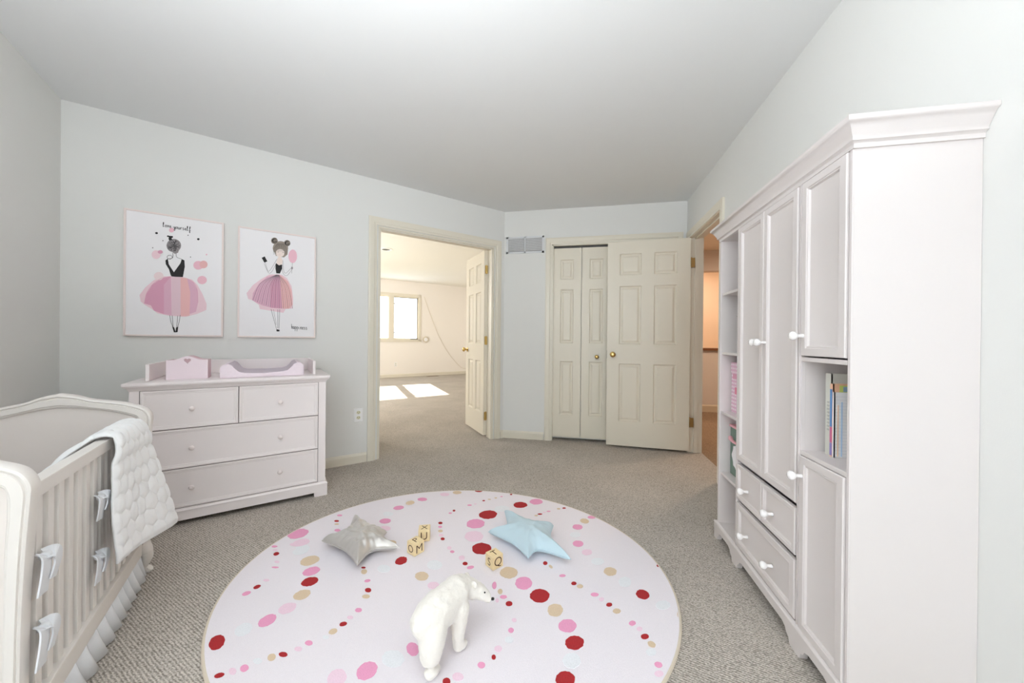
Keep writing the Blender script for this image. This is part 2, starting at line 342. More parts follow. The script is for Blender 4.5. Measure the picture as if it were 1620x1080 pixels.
# ================================================================ WARDROBE WALL UNIT (local x = -world y, local y = world x)
WY = 2.064; WX = XR - .0008; WD = .288; WH = 1.60; WWID = .933
wu = thing('wardrobe_unit', 'tall white wardrobe unit with open shelves, doors and drawers against the pale blue wall', 'wardrobe', (WX, WY, 0), -PI/2)
bm = B(); F = -WD
for a in ((0, .018), (.222, .240), (.698, .714), (.922, .933)): box(bm, a[0], a[1], F, 0, .07, WH)
box(bm, .002, WWID-.002, -.012, -.001, .072, WH-.002); box(bm, .002, WWID-.002, F+.001, -.002, .071, .088); box(bm, .002, WWID-.002, F+.001, -.002, WH-.014, WH-.001)
box(bm, .24, .698, F+.012, 0, .486, .496); box(bm, .24, .698, F+.012, 0, .306, .316)
ob('carcass', bm, WHITE, wu)
# beaded stiles on the front edges
for x in (.231, .706):
    bm = B(); box(bm, x-.0085, x+.0085, F-.004, F+.01, .088, WH-.012, .0015); box(bm, x-.003, x+.003, F-.0065, F, .088, WH-.012, .001); ob('stile', bm, WHITE, wu)
for a in ((.0015, .0165), (.9225, .9325)): ob('stile', box(B(), a[0], a[1], F-.004, F+.01, .088, WH-.012, .0015), WHITE, wu)
for z in (1.311, .998, .685, .362): ob('shelf', box(B(), .018, .222, F+.004, -.012, z-.013, z, .001), WHITE, wu)
for z in (.688, 1.003): ob('niche_shelf', box(B(), .714, .922, F-.004, -.012, z-.014, z, .001), WHITE, wu)
CP = [(0, -.012), (.006, -.012), (.006, 0), (.010, .004), (.014, .006), (.014, .014), (.018, .020), (.026, .036), (.033, .046), (.037, .048), (.040, .052), (.040, .062), (.034, .066), (0, .066)]
ob('cornice', loft(B(), 0, WWID, F, 0, [(o, WH+z) for o, z in CP]), WHITE, wu, True)
DP = [(0, 0), (0, .013), (.002, .0155), (.024, .0155), (.027, .0125), (.030, .0135), (.034, .0075), (.036, .007)]
def cab(parent, name, x0, x1, z0, z1, y, prof=DP, m=WHITE): return ob(name, front(B(), x0, x1, z0, z1, y, prof), m, parent, True)
WK = [(.001, 0), (.007, 0), (.0065, .004), (.0055, .016), (.007, .020), (.0125, .025), (.0150, .031), (.0145, .037), (.010, .042), (.001, .0435)]
def knob(parent, x, y, z, s=1., m=KNOBW, prof=WK):
    return ob('knob', lathe(B(), [(r*s, a*s) for r, a in prof], Matrix.Translation((x, y, z)) @ FRONT, 18), m, parent, 'all')
YF = F+.006
for x0, x1, z0, z1, kx, kz in ((.243, .467, .502, 1.586, .449, 1.051), (.471, .695, .502, 1.586, .489, 1.051), (.718, .919, 1.008, 1.586, .732, 1.074), (.718, .919, .092, .672, .732, .606)):
    d = cab(wu, 'door', x0, x1, z0, z1, YF); knob(d, kx, YF-.013, kz)
for x0, x1, z0, z1, ks in ((.243, .467, .320, .482, (.345,)), (.471, .695, .320, .482, (.548,)), (.243, .695, .100, .302, (.345, .548))):
    d = cab(wu, 'drawer', x0, x1, z0, z1, YF, DP if len(ks) == 2 else [(0, 0), (0, .013), (.002, .0155), (.014, .0155), (.017, .0125), (.020, .013), (.024, .008)])
    for kx in ks: knob(d, kx, YF-.010, (z0+z1)/2-.012)
# knobs between the paired doors reach past each other
# plinth with scalloped feet
def scallop(x0, x1, feet, zt, dip=.05):
    pts = [(x0, zt), (x0, 0)]
    for i, (a, b) in enumerate(feet):
        if a > x0: pts += [(a-.05, dip), (a-.030, dip-.008), (a-.022, dip-.022), (a-.008, dip-.03), (a-.004, .004), (a, 0)]
        if b < x1: pts += [(b, 0), (b+.004, .004), (b+.008, dip-.03), (b+.022, dip-.022), (b+.030, dip-.008), (b+.05, dip)]
    pts += [(x1, 0), (x1, zt)]
    return pts
bm = B(); poly(bm, scallop(-.014, WWID+.014, [(-.014, .022), (.215, .262), (.685, .735), (.905, WWID+.014)], .085), F-.014, F+.010)
TRI(bm)
box(bm, -.014, .004, F, 0, .0, .085); box(bm, WWID-.004, WWID+.004, F, -.0, .0, .085)
loft(bm, 0, WWID, F, 0, [(.014, .080), (.016, .083), (.013, .088), (.004, .092), (0, .092)], r=.3)
ob('plinth', bm, WHITE, wu)

def W3(x, y, z): return (WX + y, WY - x, z)                 # wardrobe-local to world
# polka-dot and green fabric storage boxes
def dots_mat(name, base, dot, sc_, r=.28):
    m = mat(name, base, .9, bump=.2, bscale=900); nt = m.node_tree; L = nt.links.new; b = nt.nodes['Principled BSDF']
    tc = nt.nodes.new('ShaderNodeTexCoord'); mp = nt.nodes.new('ShaderNodeMapping'); mp.inputs['Scale'].default_value = (sc_,)*3; mp.inputs['Location'].default_value = (.5, .5, 0); L(tc.outputs['Object'], mp.inputs['Vector'])
    v = nt.nodes.new('ShaderNodeTexVoronoi'); v.inputs['Randomness'].default_value = 0; v.inputs['Scale'].default_value = 1; L(mp.outputs[0], v.inputs['Vector'])
    c = nt.nodes.new('ShaderNodeMath'); c.operation = 'LESS_THAN'; c.inputs[1].default_value = r; L(v.outputs['Distance'], c.inputs[0])
    x = nt.nodes.new('ShaderNodeMix'); x.data_type = 'RGBA'; x.inputs[6].default_value = srgb(*base); x.inputs[7].default_value = srgb(*dot); L(c.outputs[0], x.inputs[0]); L(x.outputs[2], b.inputs['Base Color']); return m
pb = thing('storage_box', 'pink fabric storage box with white polka dots on the open shelf', 'box', W3(.125, -.115, .685), -PI/2)
PKD = dots_mat('pink_polka_fabric', (226, 186, 206), (246, 236, 240), 52, .30); PK = mat('pink_fabric', (218, 158, 180), .9)
ob('body', box(B(), -.098, .098, -.125, .10, 0, .22, .006), PKD, pb); ob('lid', box(B(), -.10, .10, -.128, .103, .205, .262, .008), PKD, pb)
bm = B(); box(bm, -.06, .05, -.134, -.128, .178, .203, .003); ob('handle', bm, PK, pb)
bm = B(); box(bm, -.045, .035, -.1285, -.1252, .10, .135, .001); ob('label_print', bm, mat('pink_red_print', (224, 130, 156), .8), pb)
gb = thing('storage_box', 'grey green fabric storage box with white cloud and pink handle', 'box', W3(.125, -.112, .362), -PI/2)
GRN = mat('grey_green_fabric', (118, 138, 126), .9, bump=.2, bscale=900); PKR = mat('pink_piping', (236, 178, 186), .8)
ob('body', box(B(), -.098, .098, -.13, .10, 0, .255, .004), GRN, gb)
ob('rim', loft(B(), -.098, .098, -.13, .10, [(.001, .245), (.004, .248), (.004, .256), (0, .258)], b=1), PKR, gb)
ob('handle', tube(B(), [(-.085, -.133, .195), (-.05, -.146, .188), (0, -.150, .186), (.05, -.146, .186), (.085, -.133, .19)], .011, 8, .4), PKR, gb, True)
cl = [(-.02+.045*math.cos(t)*(1+.14*math.cos(6*t)), .105+.062*math.sin(t)*(1+.10*math.cos(5*t))) for t in [2*PI*k/36 for k in range(36)]]
ob('cloud_patch', poly(B(), cl, -.1335, -.129), mat('white_felt', (240, 238, 240), .9), gb)
gs = thing('fabric_bundle', 'folded pink cloth lying on top of the green cloud box', 'cloth', W3(.12, -.12, .621), -PI/2)
ob('fold', loft(B(), -.075, .075, -.09, .07, [(-.006, 0), (0, .003), (.002, .012), (-.01, .022)], b=1), mat('pale_pink_cloth', (236, 196, 204), .9), gs, True)
ob('fold', loft(B(), -.06, .06, -.07, .05, [(-.006, .022), (0, .025), (-.008, .036)], b=1), mat('grey_cloth', (170, 164, 164), .9), gs, True)
tn = thing('toy_trinket', 'small dark metal trinket sitting on the pink polka dot box', 'trinket', W3(.185, -.15, .9475), -PI/2)
ob('base', box(B(), -.02, .02, -.012, .012, 0, .012, .003), mat('dark_metal', (80, 76, 76), .4, .6), tn); ob('post', lathe(B(), [(.001, .012), (.007, .012), (.004, .02), (.009, .03), (.001, .036)], None, 12), mat('silver_metal', (190, 190, 192), .3, .8), tn)
tb = thing('wooden_box', 'small tan wooden box on the lowest open shelf of the white unit', 'box', W3(.185, -.11, .092), -PI/2)
ob('body', box(B(), -.035, .035, -.09, .09, 0, .13, .003), mat('tan_wood', (192, 160, 122), .6, var=.15, vscale=30), tb); ob('lid', box(B(), -.037, .037, -.092, .092, .13, .145, .002), mat('tan_wood', (192, 160, 122), .6), tb)
# potted plant
pp = thing('potted_plant', 'small green leafy plant in a white pot on the second open shelf', 'plant', W3(.165, -.14, .998), -PI/2)
ob('pot', lathe(B(), [(.001, 0), (.030, 0), (.038, .05), (.042, .085), (.042, .092), (.036, .092), (.034, .08), (.001, .078)], None, 20), PLATE, pp, True)
LEAF = mat('green_leaf', (104, 128, 84), .5)
random.seed(5)
for k in range(12):
    a = 2*PI*k/12 + .2; ln = random.uniform(.11, .15); up = random.uniform(.05, .14)
    bm = B(); P = []
    for i in range(7):
        t = i/6; r = ln*t*.8; z = .078 + up*t + .05*t - .05*t*t; w = .012*math.sin(PI*min(t*.9+.08, 1))+.0006
        c = Vector((r*math.cos(a)*.55, r*math.sin(a), z)); s = Vector((-math.sin(a), math.cos(a), 0))*w
        P.append([bm.verts.new(c-s), bm.verts.new(c+Vector((0, 0, -.0015))), bm.verts.new(c+s), bm.verts.new(c+Vector((0, 0, .0012)))])
    for p, q in zip(P, P[1:]):
        for i in range(4): bm.faces.new((p[i], p[(i+1) % 4], q[(i+1) % 4], q[i]))
    bm.faces.new(P[0]); bm.faces.new(P[-1][::-1])
    ob('leaf', bm, LEAF, pp, True)
bm = tube(B(), [(0, -.01, .07), (-.005, -.06, .15), (-.008, -.112, .205), (-.010, -.125, .232)], [.003, .006, .007, .0008], 8, .25); ob('leaf', bm, LEAF, pp, True)
bm = tube(B(), [(0, -.01, .07), (.0, -.07, .14), (-.0, -.115, .175), (-.003, -.135, .182)], [.003, .006, .006, .0008], 8, .25); ob('leaf', bm, LEAF, pp, True)

# books in the niche: spines face the room (-x), covers face -y
def book(name, label, y0, th, z1, x0, depth, cov, page, extra=None):
    r = thing(name, label, 'book', (x0, y0, .6885), 0, None); h = z1-.6885
    bm = B(); box(bm, 0, depth, 0, .003, 0, h); box(bm, 0, depth, th-.003, th, 0, h); box(bm, -.001, .004, 0, th, 0, h); ob('cover', bm, cov, r)
    ob('pages', box(B(), .004, depth-.003, .003, th-.003, .002, h-.002), page, r); return r
PG = mat('paper', (244, 242, 238), .8)
r = book('notebook', 'white notebook with printed ruled lines on its cover in the open niche', 1.2830, .004, .895, .7940, .165, mat('white_cover', (240, 240, 240), .5), PG)
bm = B(); h = .206
for i in range(19): box(bm, .003, .16, -.0004, .0002, .012+i*.0100, .0126+i*.0100)
ob('ruled_lines', bm, mat('grey_blue_print', (196, 200, 210), .7), r, kind='stuff')
bm = B(); box(bm, .020, .023, -.0009, .0002, .004, h-.03); ob('margin_line', bm, mat('pale_blue_print', (176, 206, 236), .7), r)
bm = B(); box(bm, .010, .0125, -.0009, .0002, .004, h-.04); ob('margin_line', bm, mat('pale_orange_print', (246, 206, 170), .7), r)
ob('pink_spot', poly(B(), [(.060+.022*math.cos(2*PI*k/16), .128+.022*math.sin(2*PI*k/16)) for k in range(16)], -.0010, .0002), mat('pale_pink_print', (240, 190, 206), .7), r)
r = book('picture_book', 'children book with orange and yellow green cover standing behind the ruled notebook', 1.2874, .011, .921, .7935, .17, mat('orange_cover', (240, 192, 158), .5), PG)
ob('cover_picture', box(B(), .018, .15, -.0006, .0004, .195, .228), mat('yellow_green_print', (206, 218, 120), .6), r)
ob('cover_picture', box(B(), .028, .052, -.0012, .0004, .208, .224, .0005), mat('grey_blue_block', (150, 176, 196), .6), r)
ob('cover_picture', box(B(), .066, .15, -.0012, .0004, .200, .226, .0005), mat('cream_print', (240, 232, 196), .6), r)
ob('spine_band', box(B(), -.0018, .0, .001, .010, .095, .215), mat('blue_print', (96, 146, 204), .6), r)
ob('spine_band', box(B(), -.0018, .0, .001, .010, .045, .094), mat('magenta_print', (206, 106, 150), .6), r)
ob('spine_band', box(B(), -.0018, .0, .001, .010, .004, .044), mat('violet_print', (140, 130, 196), .6), r)
r = book('large_book', 'tall pale grey book leaning at the back of the open niche', 1.2995, .024, .952, .7960, .19, mat('pale_grey_cover', (212, 212, 202), .5), PG)
bm = B()
for i in range(9): box(bm, -.0022, .0, .006, .015, .08+i*.011, .086+i*.011)
ob('spine_text', bm, mat('grey_print', (186, 186, 180), .6), r, kind='stuff')

# ================================================================ CHEST OF DRAWERS (local frame of the long wall)
ch = thing('chest_of_drawers', 'wide white four drawer chest with a raised changing tray against the long wall', 'chest of drawers', tuple(M(.872, 0)), R45)
U = -.872
bm = B(); box(bm, .411+U, 1.335+U, -.525, -.012, .07, .765); ob('carcass', bm, CHESTM, ch)
for a in ((.411, .449), (1.292, 1.335)): ob('stile', box(B(), a[0]+U, a[1]+U, -.532, -.52, .085, .765, .001), CHESTM, ch)
ob('gap', box(B(), .449+U, 1.292+U, -.5262, -.520, .09, .763), mat('shadow_gap_paint', (110, 100, 98), .8), ch)
ob('top', loft(B(), .411+U, 1.335+U, -.532, -.012, [(0, .760), (.002, .762), (.006, .772), (.014, .781), (.018, .784), (.018, .787), (.022, .789), (.024, .800), (.022, .805), (0, .806)]), CHESTM, ch, True)
CD = [(0, 0), (0, .006), (.0015, .0078), (.010, .0078), (.013, .0045), (.017, .0055), (.021, .0028), (.023, .0026)]
for x0, x1, z0, z1, ks in ((.452, .868, .541, .758, (.662,)), (.872, 1.289, .541, .758, (1.079,)), (.452, 1.289, .318, .536, (.662, 1.079)), (.452, 1.289, .096, .313, (.662, 1.079))):
    d = cab(ch, 'drawer', x0+U, x1+U, z0, z1, -.526, CD, CHESTM)
    for kx in ks: knob(d, kx+U, -.528, (z0+z1)/2, .9, mat('chest_knob', (238, 228, 226), .3), [(.001, 0), (.008, 0), (.006, .005), (.0065, .010), (.0135, .016), (.0145, .021), (.011, .026), (.001, .027)])
bm = B(); x0, x1 = .400+U, 1.346+U
poly(bm, [(x0, .078), (x0, 0), (x0+.075, 0), (x0+.078, .028), (x1-.078, .028), (x1-.075, 0), (x1, 0), (x1, .078)], -.545, -.528)
TRI(bm)
for a, b in ((x0, x0+.016), (x1-.016, x1)): box(bm, a, b, -.528, -.012, 0, .078)
loft(bm, .411+U, 1.335+U, -.532, -.012, [(.013, .075), (.013, .080), (.006, .090), (0, .092)]); ob('plinth', bm, CHESTM, ch)
tr = thing('changing_tray', 'low white three sided rail standing on top of the chest', 'tray', tuple(M(.867, .02, .8065)), R45)
ob('back_board', box(B(), -.412, .412, -.018, 0, 0, .094, .002), CHESTM, tr)
for x in (-.405, .405): ob('side_board', box(B(), x-.008, x+.008, -.43, -.018, 0, .092, .003), CHESTM, tr)
# pink holder with heart cut-out
hb = thing('toy_bed', 'small pink wooden holder with a heart cut out on the chest', 'holder', tuple(M(.623, .35, .8065)), R45)
PKW = mat('pale_pink_paint', (238, 222, 229), .5); PKW2 = mat('rose_pink_paint', (222, 192, 198), .5)
def arch(w, h, ha, n=14):
    P = [(-w, 0), (w, 0), (w, h)]
    for k in range(n+1):
        t = k/n; x = w - 2*w*t; s = abs(x)/w
        P.append((x, h + ha*(.5+.5*math.cos(PI*min(1, s*1.45)))))
    return P
def heart(s, cx, cz, n=20):
    return [(cx + s*.95*math.sin(t)**3, cz + s*(.8125*math.cos(t)-.3125*math.cos(2*t)-.125*math.cos(3*t)-.0625*math.cos(4*t))) for t in [2*PI*k/n for k in range(n)]]
def plate_with_hole(outer, hole, y0, y1):
    bm = B()
    from mathutils.geometry import tessellate_polygon
    allp = outer + hole; tri = tessellate_polygon([[Vector((x, z, 0)) for x, z in outer], [Vector((x, z, 0)) for x, z in hole]])
    A_ = [bm.verts.new((x, y0, z)) for x, z in allp]; B_ = [bm.verts.new((x, y1, z)) for x, z in allp]
    for t in tri:
        for V in (A_, B_):
            try: bm.faces.new([V[i] for i in t])
            except ValueError: pass
    n = len(outer); m = len(hole)
    for i in range(n): bm.faces.new((A_[i], A_[(i+1) % n], B_[(i+1) % n], B_[i]))
    for i in range(m): bm.faces.new((A_[n+i], A_[n+(i+1) % m], B_[n+(i+1) % m], B_[n+i]))
    return bm
ob('front_board', plate_with_hole(arch(.091, .112, .022), heart(.017, 0, .108), -.072, -.060), PKW, hb)
ob('back_board', poly(B(), arch(.091, .112, .022), .05, .062), PKW2, hb)
for x in (-.085, .085): ob('side_board', box(B(), x-.006, x+.006, -.06, .05, 0, .112), PKW2, hb)
ob('base', box(B(), -.079, .079, -.06, .05, 0, .008), PKW2, hb)
# changing pad: contoured profile extruded away from the wall
pr = [(-.217, 0), (.217, 0), (.219, .05), (.214, .070), (.200, .082), (.178, .084), (.160, .074), (.146, .052), (.128, .034), (.10, .026), (0, .022), (-.10, .024), (-.128, .032), (-.146, .050), (-.160, .073), (-.178, .084), (-.200, .081), (-.214, .069), (-.219, .05)]
cp = thing('changing_pad', 'pale lilac contoured changing mat with raised ends on the chest', 'changing pad', tuple(M(.992, .26, .8065)), R45)
bm = poly(B(), pr, -.205, .19); es = [e for e in bm.edges if abs(e.verts[0].co.y-e.verts[1].co.y) < 1e-4]
bmesh.ops.bevel(bm, geom=es, offset=.003, segments=2, affect='EDGES')
me_o = ob('foam_body', bm, mat('pale_pink_vinyl', (240, 226, 234), .5, var=.02, vscale=60), cp, True)
top = [(x, z+.0018) for x, z in pr[5:16]]
bm = B(); rings(bm, [[(x, y, z) for x, z in top] + [(x, y, z-.0022) for x, z in top[::-1]] for y in (-.199, .185)]); ob('cover', bm, mat('lilac_grey_check', (208, 196, 206), .8), cp, True)

# ================================================================ WALL ART
PRC = dict(pale=(236, 206, 214), pale2=(238, 218, 220), rose=(218, 160, 184), mauve=(222, 176, 196), blush=(228, 198, 208), coral=(234, 184, 184), pink=(236, 188, 202), ink=(28, 26, 28), hair=(150, 144, 146), hair2=(158, 146, 134), skin=(240, 224, 216))
ART1 = """F|pale|446 497,364 489,277 452,199 390,146 326,158 275,194 251,267 217,316 186,429 170,598 166,718 195,814 231,816 281,771 367,716 441,661 481,569 497;F|rose|446 494,351 472,265 415,211 339,192 261,254 248,282 207,379 181,377 421;F|mauve|446 494,377 421,379 181,455 175;F|blush|452 494,542 495,545 169,455 175;F|coral|542 493,608 489,642 372,637 176,545 167;F|mauve|608 487,675 460,716 397,724 288,704 211,637 191,642 372;F|ink|390 622,413 638,423 593,449 558,446 495,426 551,394 591;F|ink|423 593,475 531,491 494,449 495,441 557;F|ink|475 531,541 613,552 646,580 638,584 584,566 497,488 494;F|hair|545 758,542 741,531 724,515 710,495 701,472 696,450 697,429 702,413 713,403 727,399 744,403 761,413 778,429 791,449 801,471 806,494 806,514 800,531 790,542 775;F|hair|412 719,534 741,515 696,483 683;F|ink|449 820,449 817,446 814,443 812,439 810,434 809,429 809,425 810,422 812,420 814,419 817,420 820,422 823,425 825,429 827,434 828,439 828,443 827,446 825,449 823;F|ink|425 824,425 822,423 820,421 818,417 817,414 816,410 816,407 817,405 818,403 820,402 821,403 823,405 825,407 827,410 828,414 829,417 829,420 828,423 827,425 826;F|ink|463 821,463 819,461 816,459 814,456 813,452 812,448 812,445 813,443 814,441 817,440 819,441 822,443 824,445 826,448 828,452 829,455 829,459 828,461 826,463 824;F|ink|418 809,449 813,456 795,424 789;F|pink|474 879,473 873,470 867,464 862,457 859,449 857,441 857,434 859,428 863,425 868,423 873,425 879,428 885,434 890,441 893,449 895,457 895,464 893,469 890,473 885;F|ink|316 837,315 835,314 832,311 830,307 828,303 828,298 827,295 828,292 830,290 832,289 834,290 837,292 840,294 842,298 843,302 844,307 844,310 843,313 842,315 840;F|ink|737 832,736 829,734 826,731 824,728 822,723 821,719 821,715 822,712 824,710 826,710 829,710 832,712 834,715 836,719 838,723 839,727 839,731 838,734 836,736 834;F|ink|621 852,619 849,616 847,612 848,610 851,612 854,616 856,619 855;F|ink|370 781,369 778,365 776,362 777,360 780,361 783,365 785,369 784;F|hair|273 714,271 710,267 708,262 710,261 713,262 717,267 719,271 718;F|ink|648 672,646 668,643 667,639 668,637 671,639 674,642 675,646 674;F|pink|822 707,819 703,812 700,805 701,803 706,805 711,812 713,819 712;F|pale|344 665,341 654,335 644,326 635,314 629,300 626,287 627,275 631,266 638,260 647,257 658,259 669,265 679,275 688,287 694,300 697,313 696,325 693,335 686,341 676;F|rose|365 688,363 684,360 679,354 675,347 673,340 671,332 671,325 673,320 676,316 679,315 684,316 688,319 693,325 696,332 699,339 701,347 701,354 699,360 696,363 693;F|pink|779 612,776 600,769 589,757 580,742 574,726 571,709 571,694 576,683 583,675 593,673 604,675 616,682 627,694 636,709 642,725 645,741 645,756 641,768 633,776 624;F|coral|824 622,822 612,816 602,806 594,794 589,780 586,767 586,754 590,745 597,738 605,736 615,738 626,744 635,754 644,766 649,780 652,793 651,806 648,815 641,822 632;F|pale2|374 492,371 482,365 472,354 464,341 458,327 456,312 456,299 460,289 467,282 476,279 486,282 497,288 506,298 514,312 520,326 523,341 522,354 518,364 512,371 503;F|pink|817 488,815 477,807 466,796 458,782 452,766 449,751 450,736 454,725 461,718 471,715 481,718 492,725 503,736 511,750 517,766 520,781 519,796 515,807 508,814 499;F|ink|462 81,481 76,497 35,479 33;F|ink|500 74,522 82,516 36,494 33;S2|ink|436 175,449 117,471 75;S2|ink|461 173,471 81;S2|ink|515 172,507 78;S2|ink|542 179,530 119,516 76;S2|ink|463 690,461 649,415 635;S2|ink|497 690,502 658,552 646;S2|ink|457 654,454 646,444 639,432 636,419 637,410 642,406 650,410 658,419 665,432 668,444 667,454 662,457 654;S2|rose|446 494,351 472,265 415,211 339,192 261;S2|rose|608 487,675 460,716 397,724 288;S1|ink|477 704,474 758,415 725;S1|ink|421 775,480 775,489 799;S1|ink|535 753,493 766,490 707;S1|ink|478 704,504 756,416 724;S1|ink|504 795,470 744,535 749;S1|ink|509 716,481 732,438 708;S1|ink|409 752,487 743,457 796;S1|ink|531 738,488 748,470 703;S1|ink|452 704,442 729,409 743;S1|ink|410 737,486 732,439 789;S1|ink|457 796,499 759,524 783;S1|ink|491 799,468 728,536 760;S1|ink|517 789,446 768,530 736;S1|ink|485 706,502 757,419 720;S1|ink|427 781,459 749,497 797;S1|ink|424 715,462 746,416 768;S4|ink|364 895,369 913,372 929,367 929,367 900,371 895,377 898;S4|ink|396 910,388 909,387 899,394 894,400 900,398 909,395 911,404 908;S4|ink|407 910,410 910,414 895,419 910,424 908;S4|ink|430 902,442 904,439 910,431 908,431 898,437 893,445 897;S4|ink|472 909,473 898,480 894,485 909;S4|ink|485 909,484 883,478 875,474 884,490 896;S4|ink|504 908,496 907,495 897,502 892,508 897,506 907,503 909,512 906;S4|ink|516 908,517 895,522 891,528 897,529 908,529 894,534 893;S4|ink|539 908,540 891,541 902,548 908,552 905;S4|ink|573 906,565 908,563 902,572 897,569 890,560 892;S4|ink|583 898,595 901,592 907,584 905,584 895,590 890,599 893;S4|ink|604 890,609 908,612 924,607 924,607 895,611 890,617 893;S4|ink|628 891,636 911,639 924,633 922,631 898,631 873,636 880,633 891,644 896"""
ART2 = """F|pale|484 599,380 590,279 540,180 479,104 400,125 348,174 340,253 300,267 262,398 251,563 236,594 274,686 283,690 385,669 497,606 572,544 596;F|mauve|469 594,351 566,251 494,181 404,171 339,296 296,398 281,396 503;F|rose|396 503,469 594,514 595,548 276,398 279;F|coral|514 595,622 539,669 452,683 317,640 279,548 276;F|ink|458 697,477 707,501 685,524 698,546 691,541 655,514 608,469 607,457 651;F|hair2|620 860,615 838,601 818,579 801,551 789,520 783,489 784,461 791,439 803,425 821,420 840,425 861,439 881,460 898,488 910,518 917,549 916,577 910,600 897,615 880;F|hair2|484 916,482 907,476 898,466 890,454 885,441 882,427 882,415 885,406 891,400 899,398 907,400 917,406 926,415 933,427 939,440 942,453 942,466 939,475 933,481 925;F|hair2|649 910,647 900,641 891,631 883,619 878,606 875,592 875,580 878,571 884,565 892,563 901,565 910,571 920,580 927,592 933,605 936,618 935,631 932,640 927,646 919;F|hair2|425 846,618 854,611 797,566 765,460 772;F|skin|573 808,570 796,562 785,549 775,533 768,515 765,498 765,482 769,469 777,461 786,458 798,461 810,469 821,481 830,497 837,515 841,532 840,549 837,561 829,570 820;F|skin|490 764,527 767,551 736,543 696,501 685,468 701,475 735;F|ink|284 737,320 754,354 711,318 695;F|pink|739 791,737 771,729 752,716 736,700 725,682 721,664 722,648 730,635 744,627 761,624 781,626 802,634 820,647 836,663 847,680 852,698 850,715 842,728 829,736 811;F|hair|685 673,685 669,683 665,680 662,677 660,673 659,669 659,666 661,663 664,661 667,661 672,661 676,663 680,666 683,669 685,673 686,677 686,680 684,683 681,685 678;F|ink|474 78,515 74,514 58,478 58;S2|hair|475 741,431 682,387 629,362 622,328 695;S2|hair|456 684,409 616,368 606,314 689;S2|hair|551 736,562 647,590 616,670 678;S2|hair|540 696,552 619,606 594,679 667;S2|hair|676 724,670 621;S2|ink|405 267,444 164,477 81;S2|hair|435 265,474 120;S2|ink|492 265,492 87;S2|ink|516 268,507 82;S2|ink|479 810,497 809;S2|ink|542 811,567 811;S1|rose|505 785,520 787;S1|ink|465 591,268 497,181 340;S1|hair|467 592,289 495,208 332;S1|ink|469 592,309 494,235 325;S1|hair|470 592,329 492,261 317;S1|ink|472 592,349 490,289 310;S1|hair|474 592,368 489,316 304;S1|ink|475 592,388 487,343 298;S1|hair|477 592,407 486,371 292;S1|ink|479 592,426 485,398 287;S1|hair|480 593,445 484,426 283;S1|ink|482 593,463 484,454 280;S1|hair|484 593,482 484,482 278;S1|ink|485 593,501 484,510 276;S1|hair|487 593,520 485,539 276;S1|ink|489 593,540 486,567 276;S1|hair|490 593,560 487,596 278;S1|ink|492 593,580 488,625 279;S1|hair|494 593,601 489,654 280;S1|ink|496 594,622 490,683 281;S1|ink|481 891,434 834,434 781;S1|ink|488 891,449 835,449 783;S1|ink|495 892,464 837,465 784;S1|ink|501 893,479 838,480 813;S1|ink|508 893,494 840,495 814;S1|ink|515 894,509 841,510 816;S1|ink|522 895,524 843,526 817;S1|ink|529 895,539 844,541 819;S1|ink|536 896,554 845,556 820;S1|ink|543 897,569 847,572 793;S1|ink|550 897,585 848,588 795;S1|ink|556 898,600 850,603 796;S1|ink|449 913,447 908,441 905,434 904,428 906,426 910,428 915,434 919,441 919,447 917;S1|ink|615 906,612 901,606 898,599 897,592 899,590 904,592 909,598 912,606 913,612 911;S1|ink|455 913,452 907,444 902,434 901,426 904,423 910,426 917,434 922,444 923,452 920;S1|ink|621 907,618 900,609 895,599 894,590 897,587 903,590 910,599 915,609 916,618 913;S1|ink|461 914,457 905,447 899,434 898,424 902,420 910,424 919,434 925,447 926,457 922;S1|ink|627 907,623 898,612 892,599 891,588 895,584 903,588 912,599 918,612 920,623 916;S1|ink|467 915,463 904,450 896,434 894,422 900,417 909,421 920,434 928,450 930,462 925;S1|ink|633 908,628 897,615 889,599 888,586 893,581 903,586 914,599 922,615 923,628 918;S1|ink|473 915,468 902,453 893,434 891,420 897,414 909,419 922,434 931,452 933,467 927;S1|ink|639 909,634 896,618 886,599 884,584 891,578 903,584 916,599 925,618 927,633 921;S1|ink|479 916,473 901,456 890,435 888,417 895,411 909,417 924,434 934,455 937,473 929;S1|ink|646 909,639 894,621 883,599 881,582 888,575 902,581 917,599 928,621 930,639 923;S4|ink|672 132,673 87,674 101,680 109,684 103,684 88,690 89;S4|ink|709 106,701 109,696 97,701 86,708 94,709 107,709 88,715 88;S4|ink|720 107,721 64;S4|ink|721 97,728 108,735 99,730 86,722 88;S4|ink|745 106,746 63;S4|ink|745 97,752 107,759 99,755 85,746 87;S4|ink|772 105,772 86,778 86;S4|ink|772 115,772 116;S4|ink|793 105,794 83,795 97,802 106,806 100,806 84,812 85;S4|ink|819 93,832 96,828 105,820 102,819 88,826 82,836 87;S4|ink|857 102,848 104,846 96,856 90,852 81,843 84;S4|ink|882 101,873 104,871 95,881 89,877 81,868 83"""
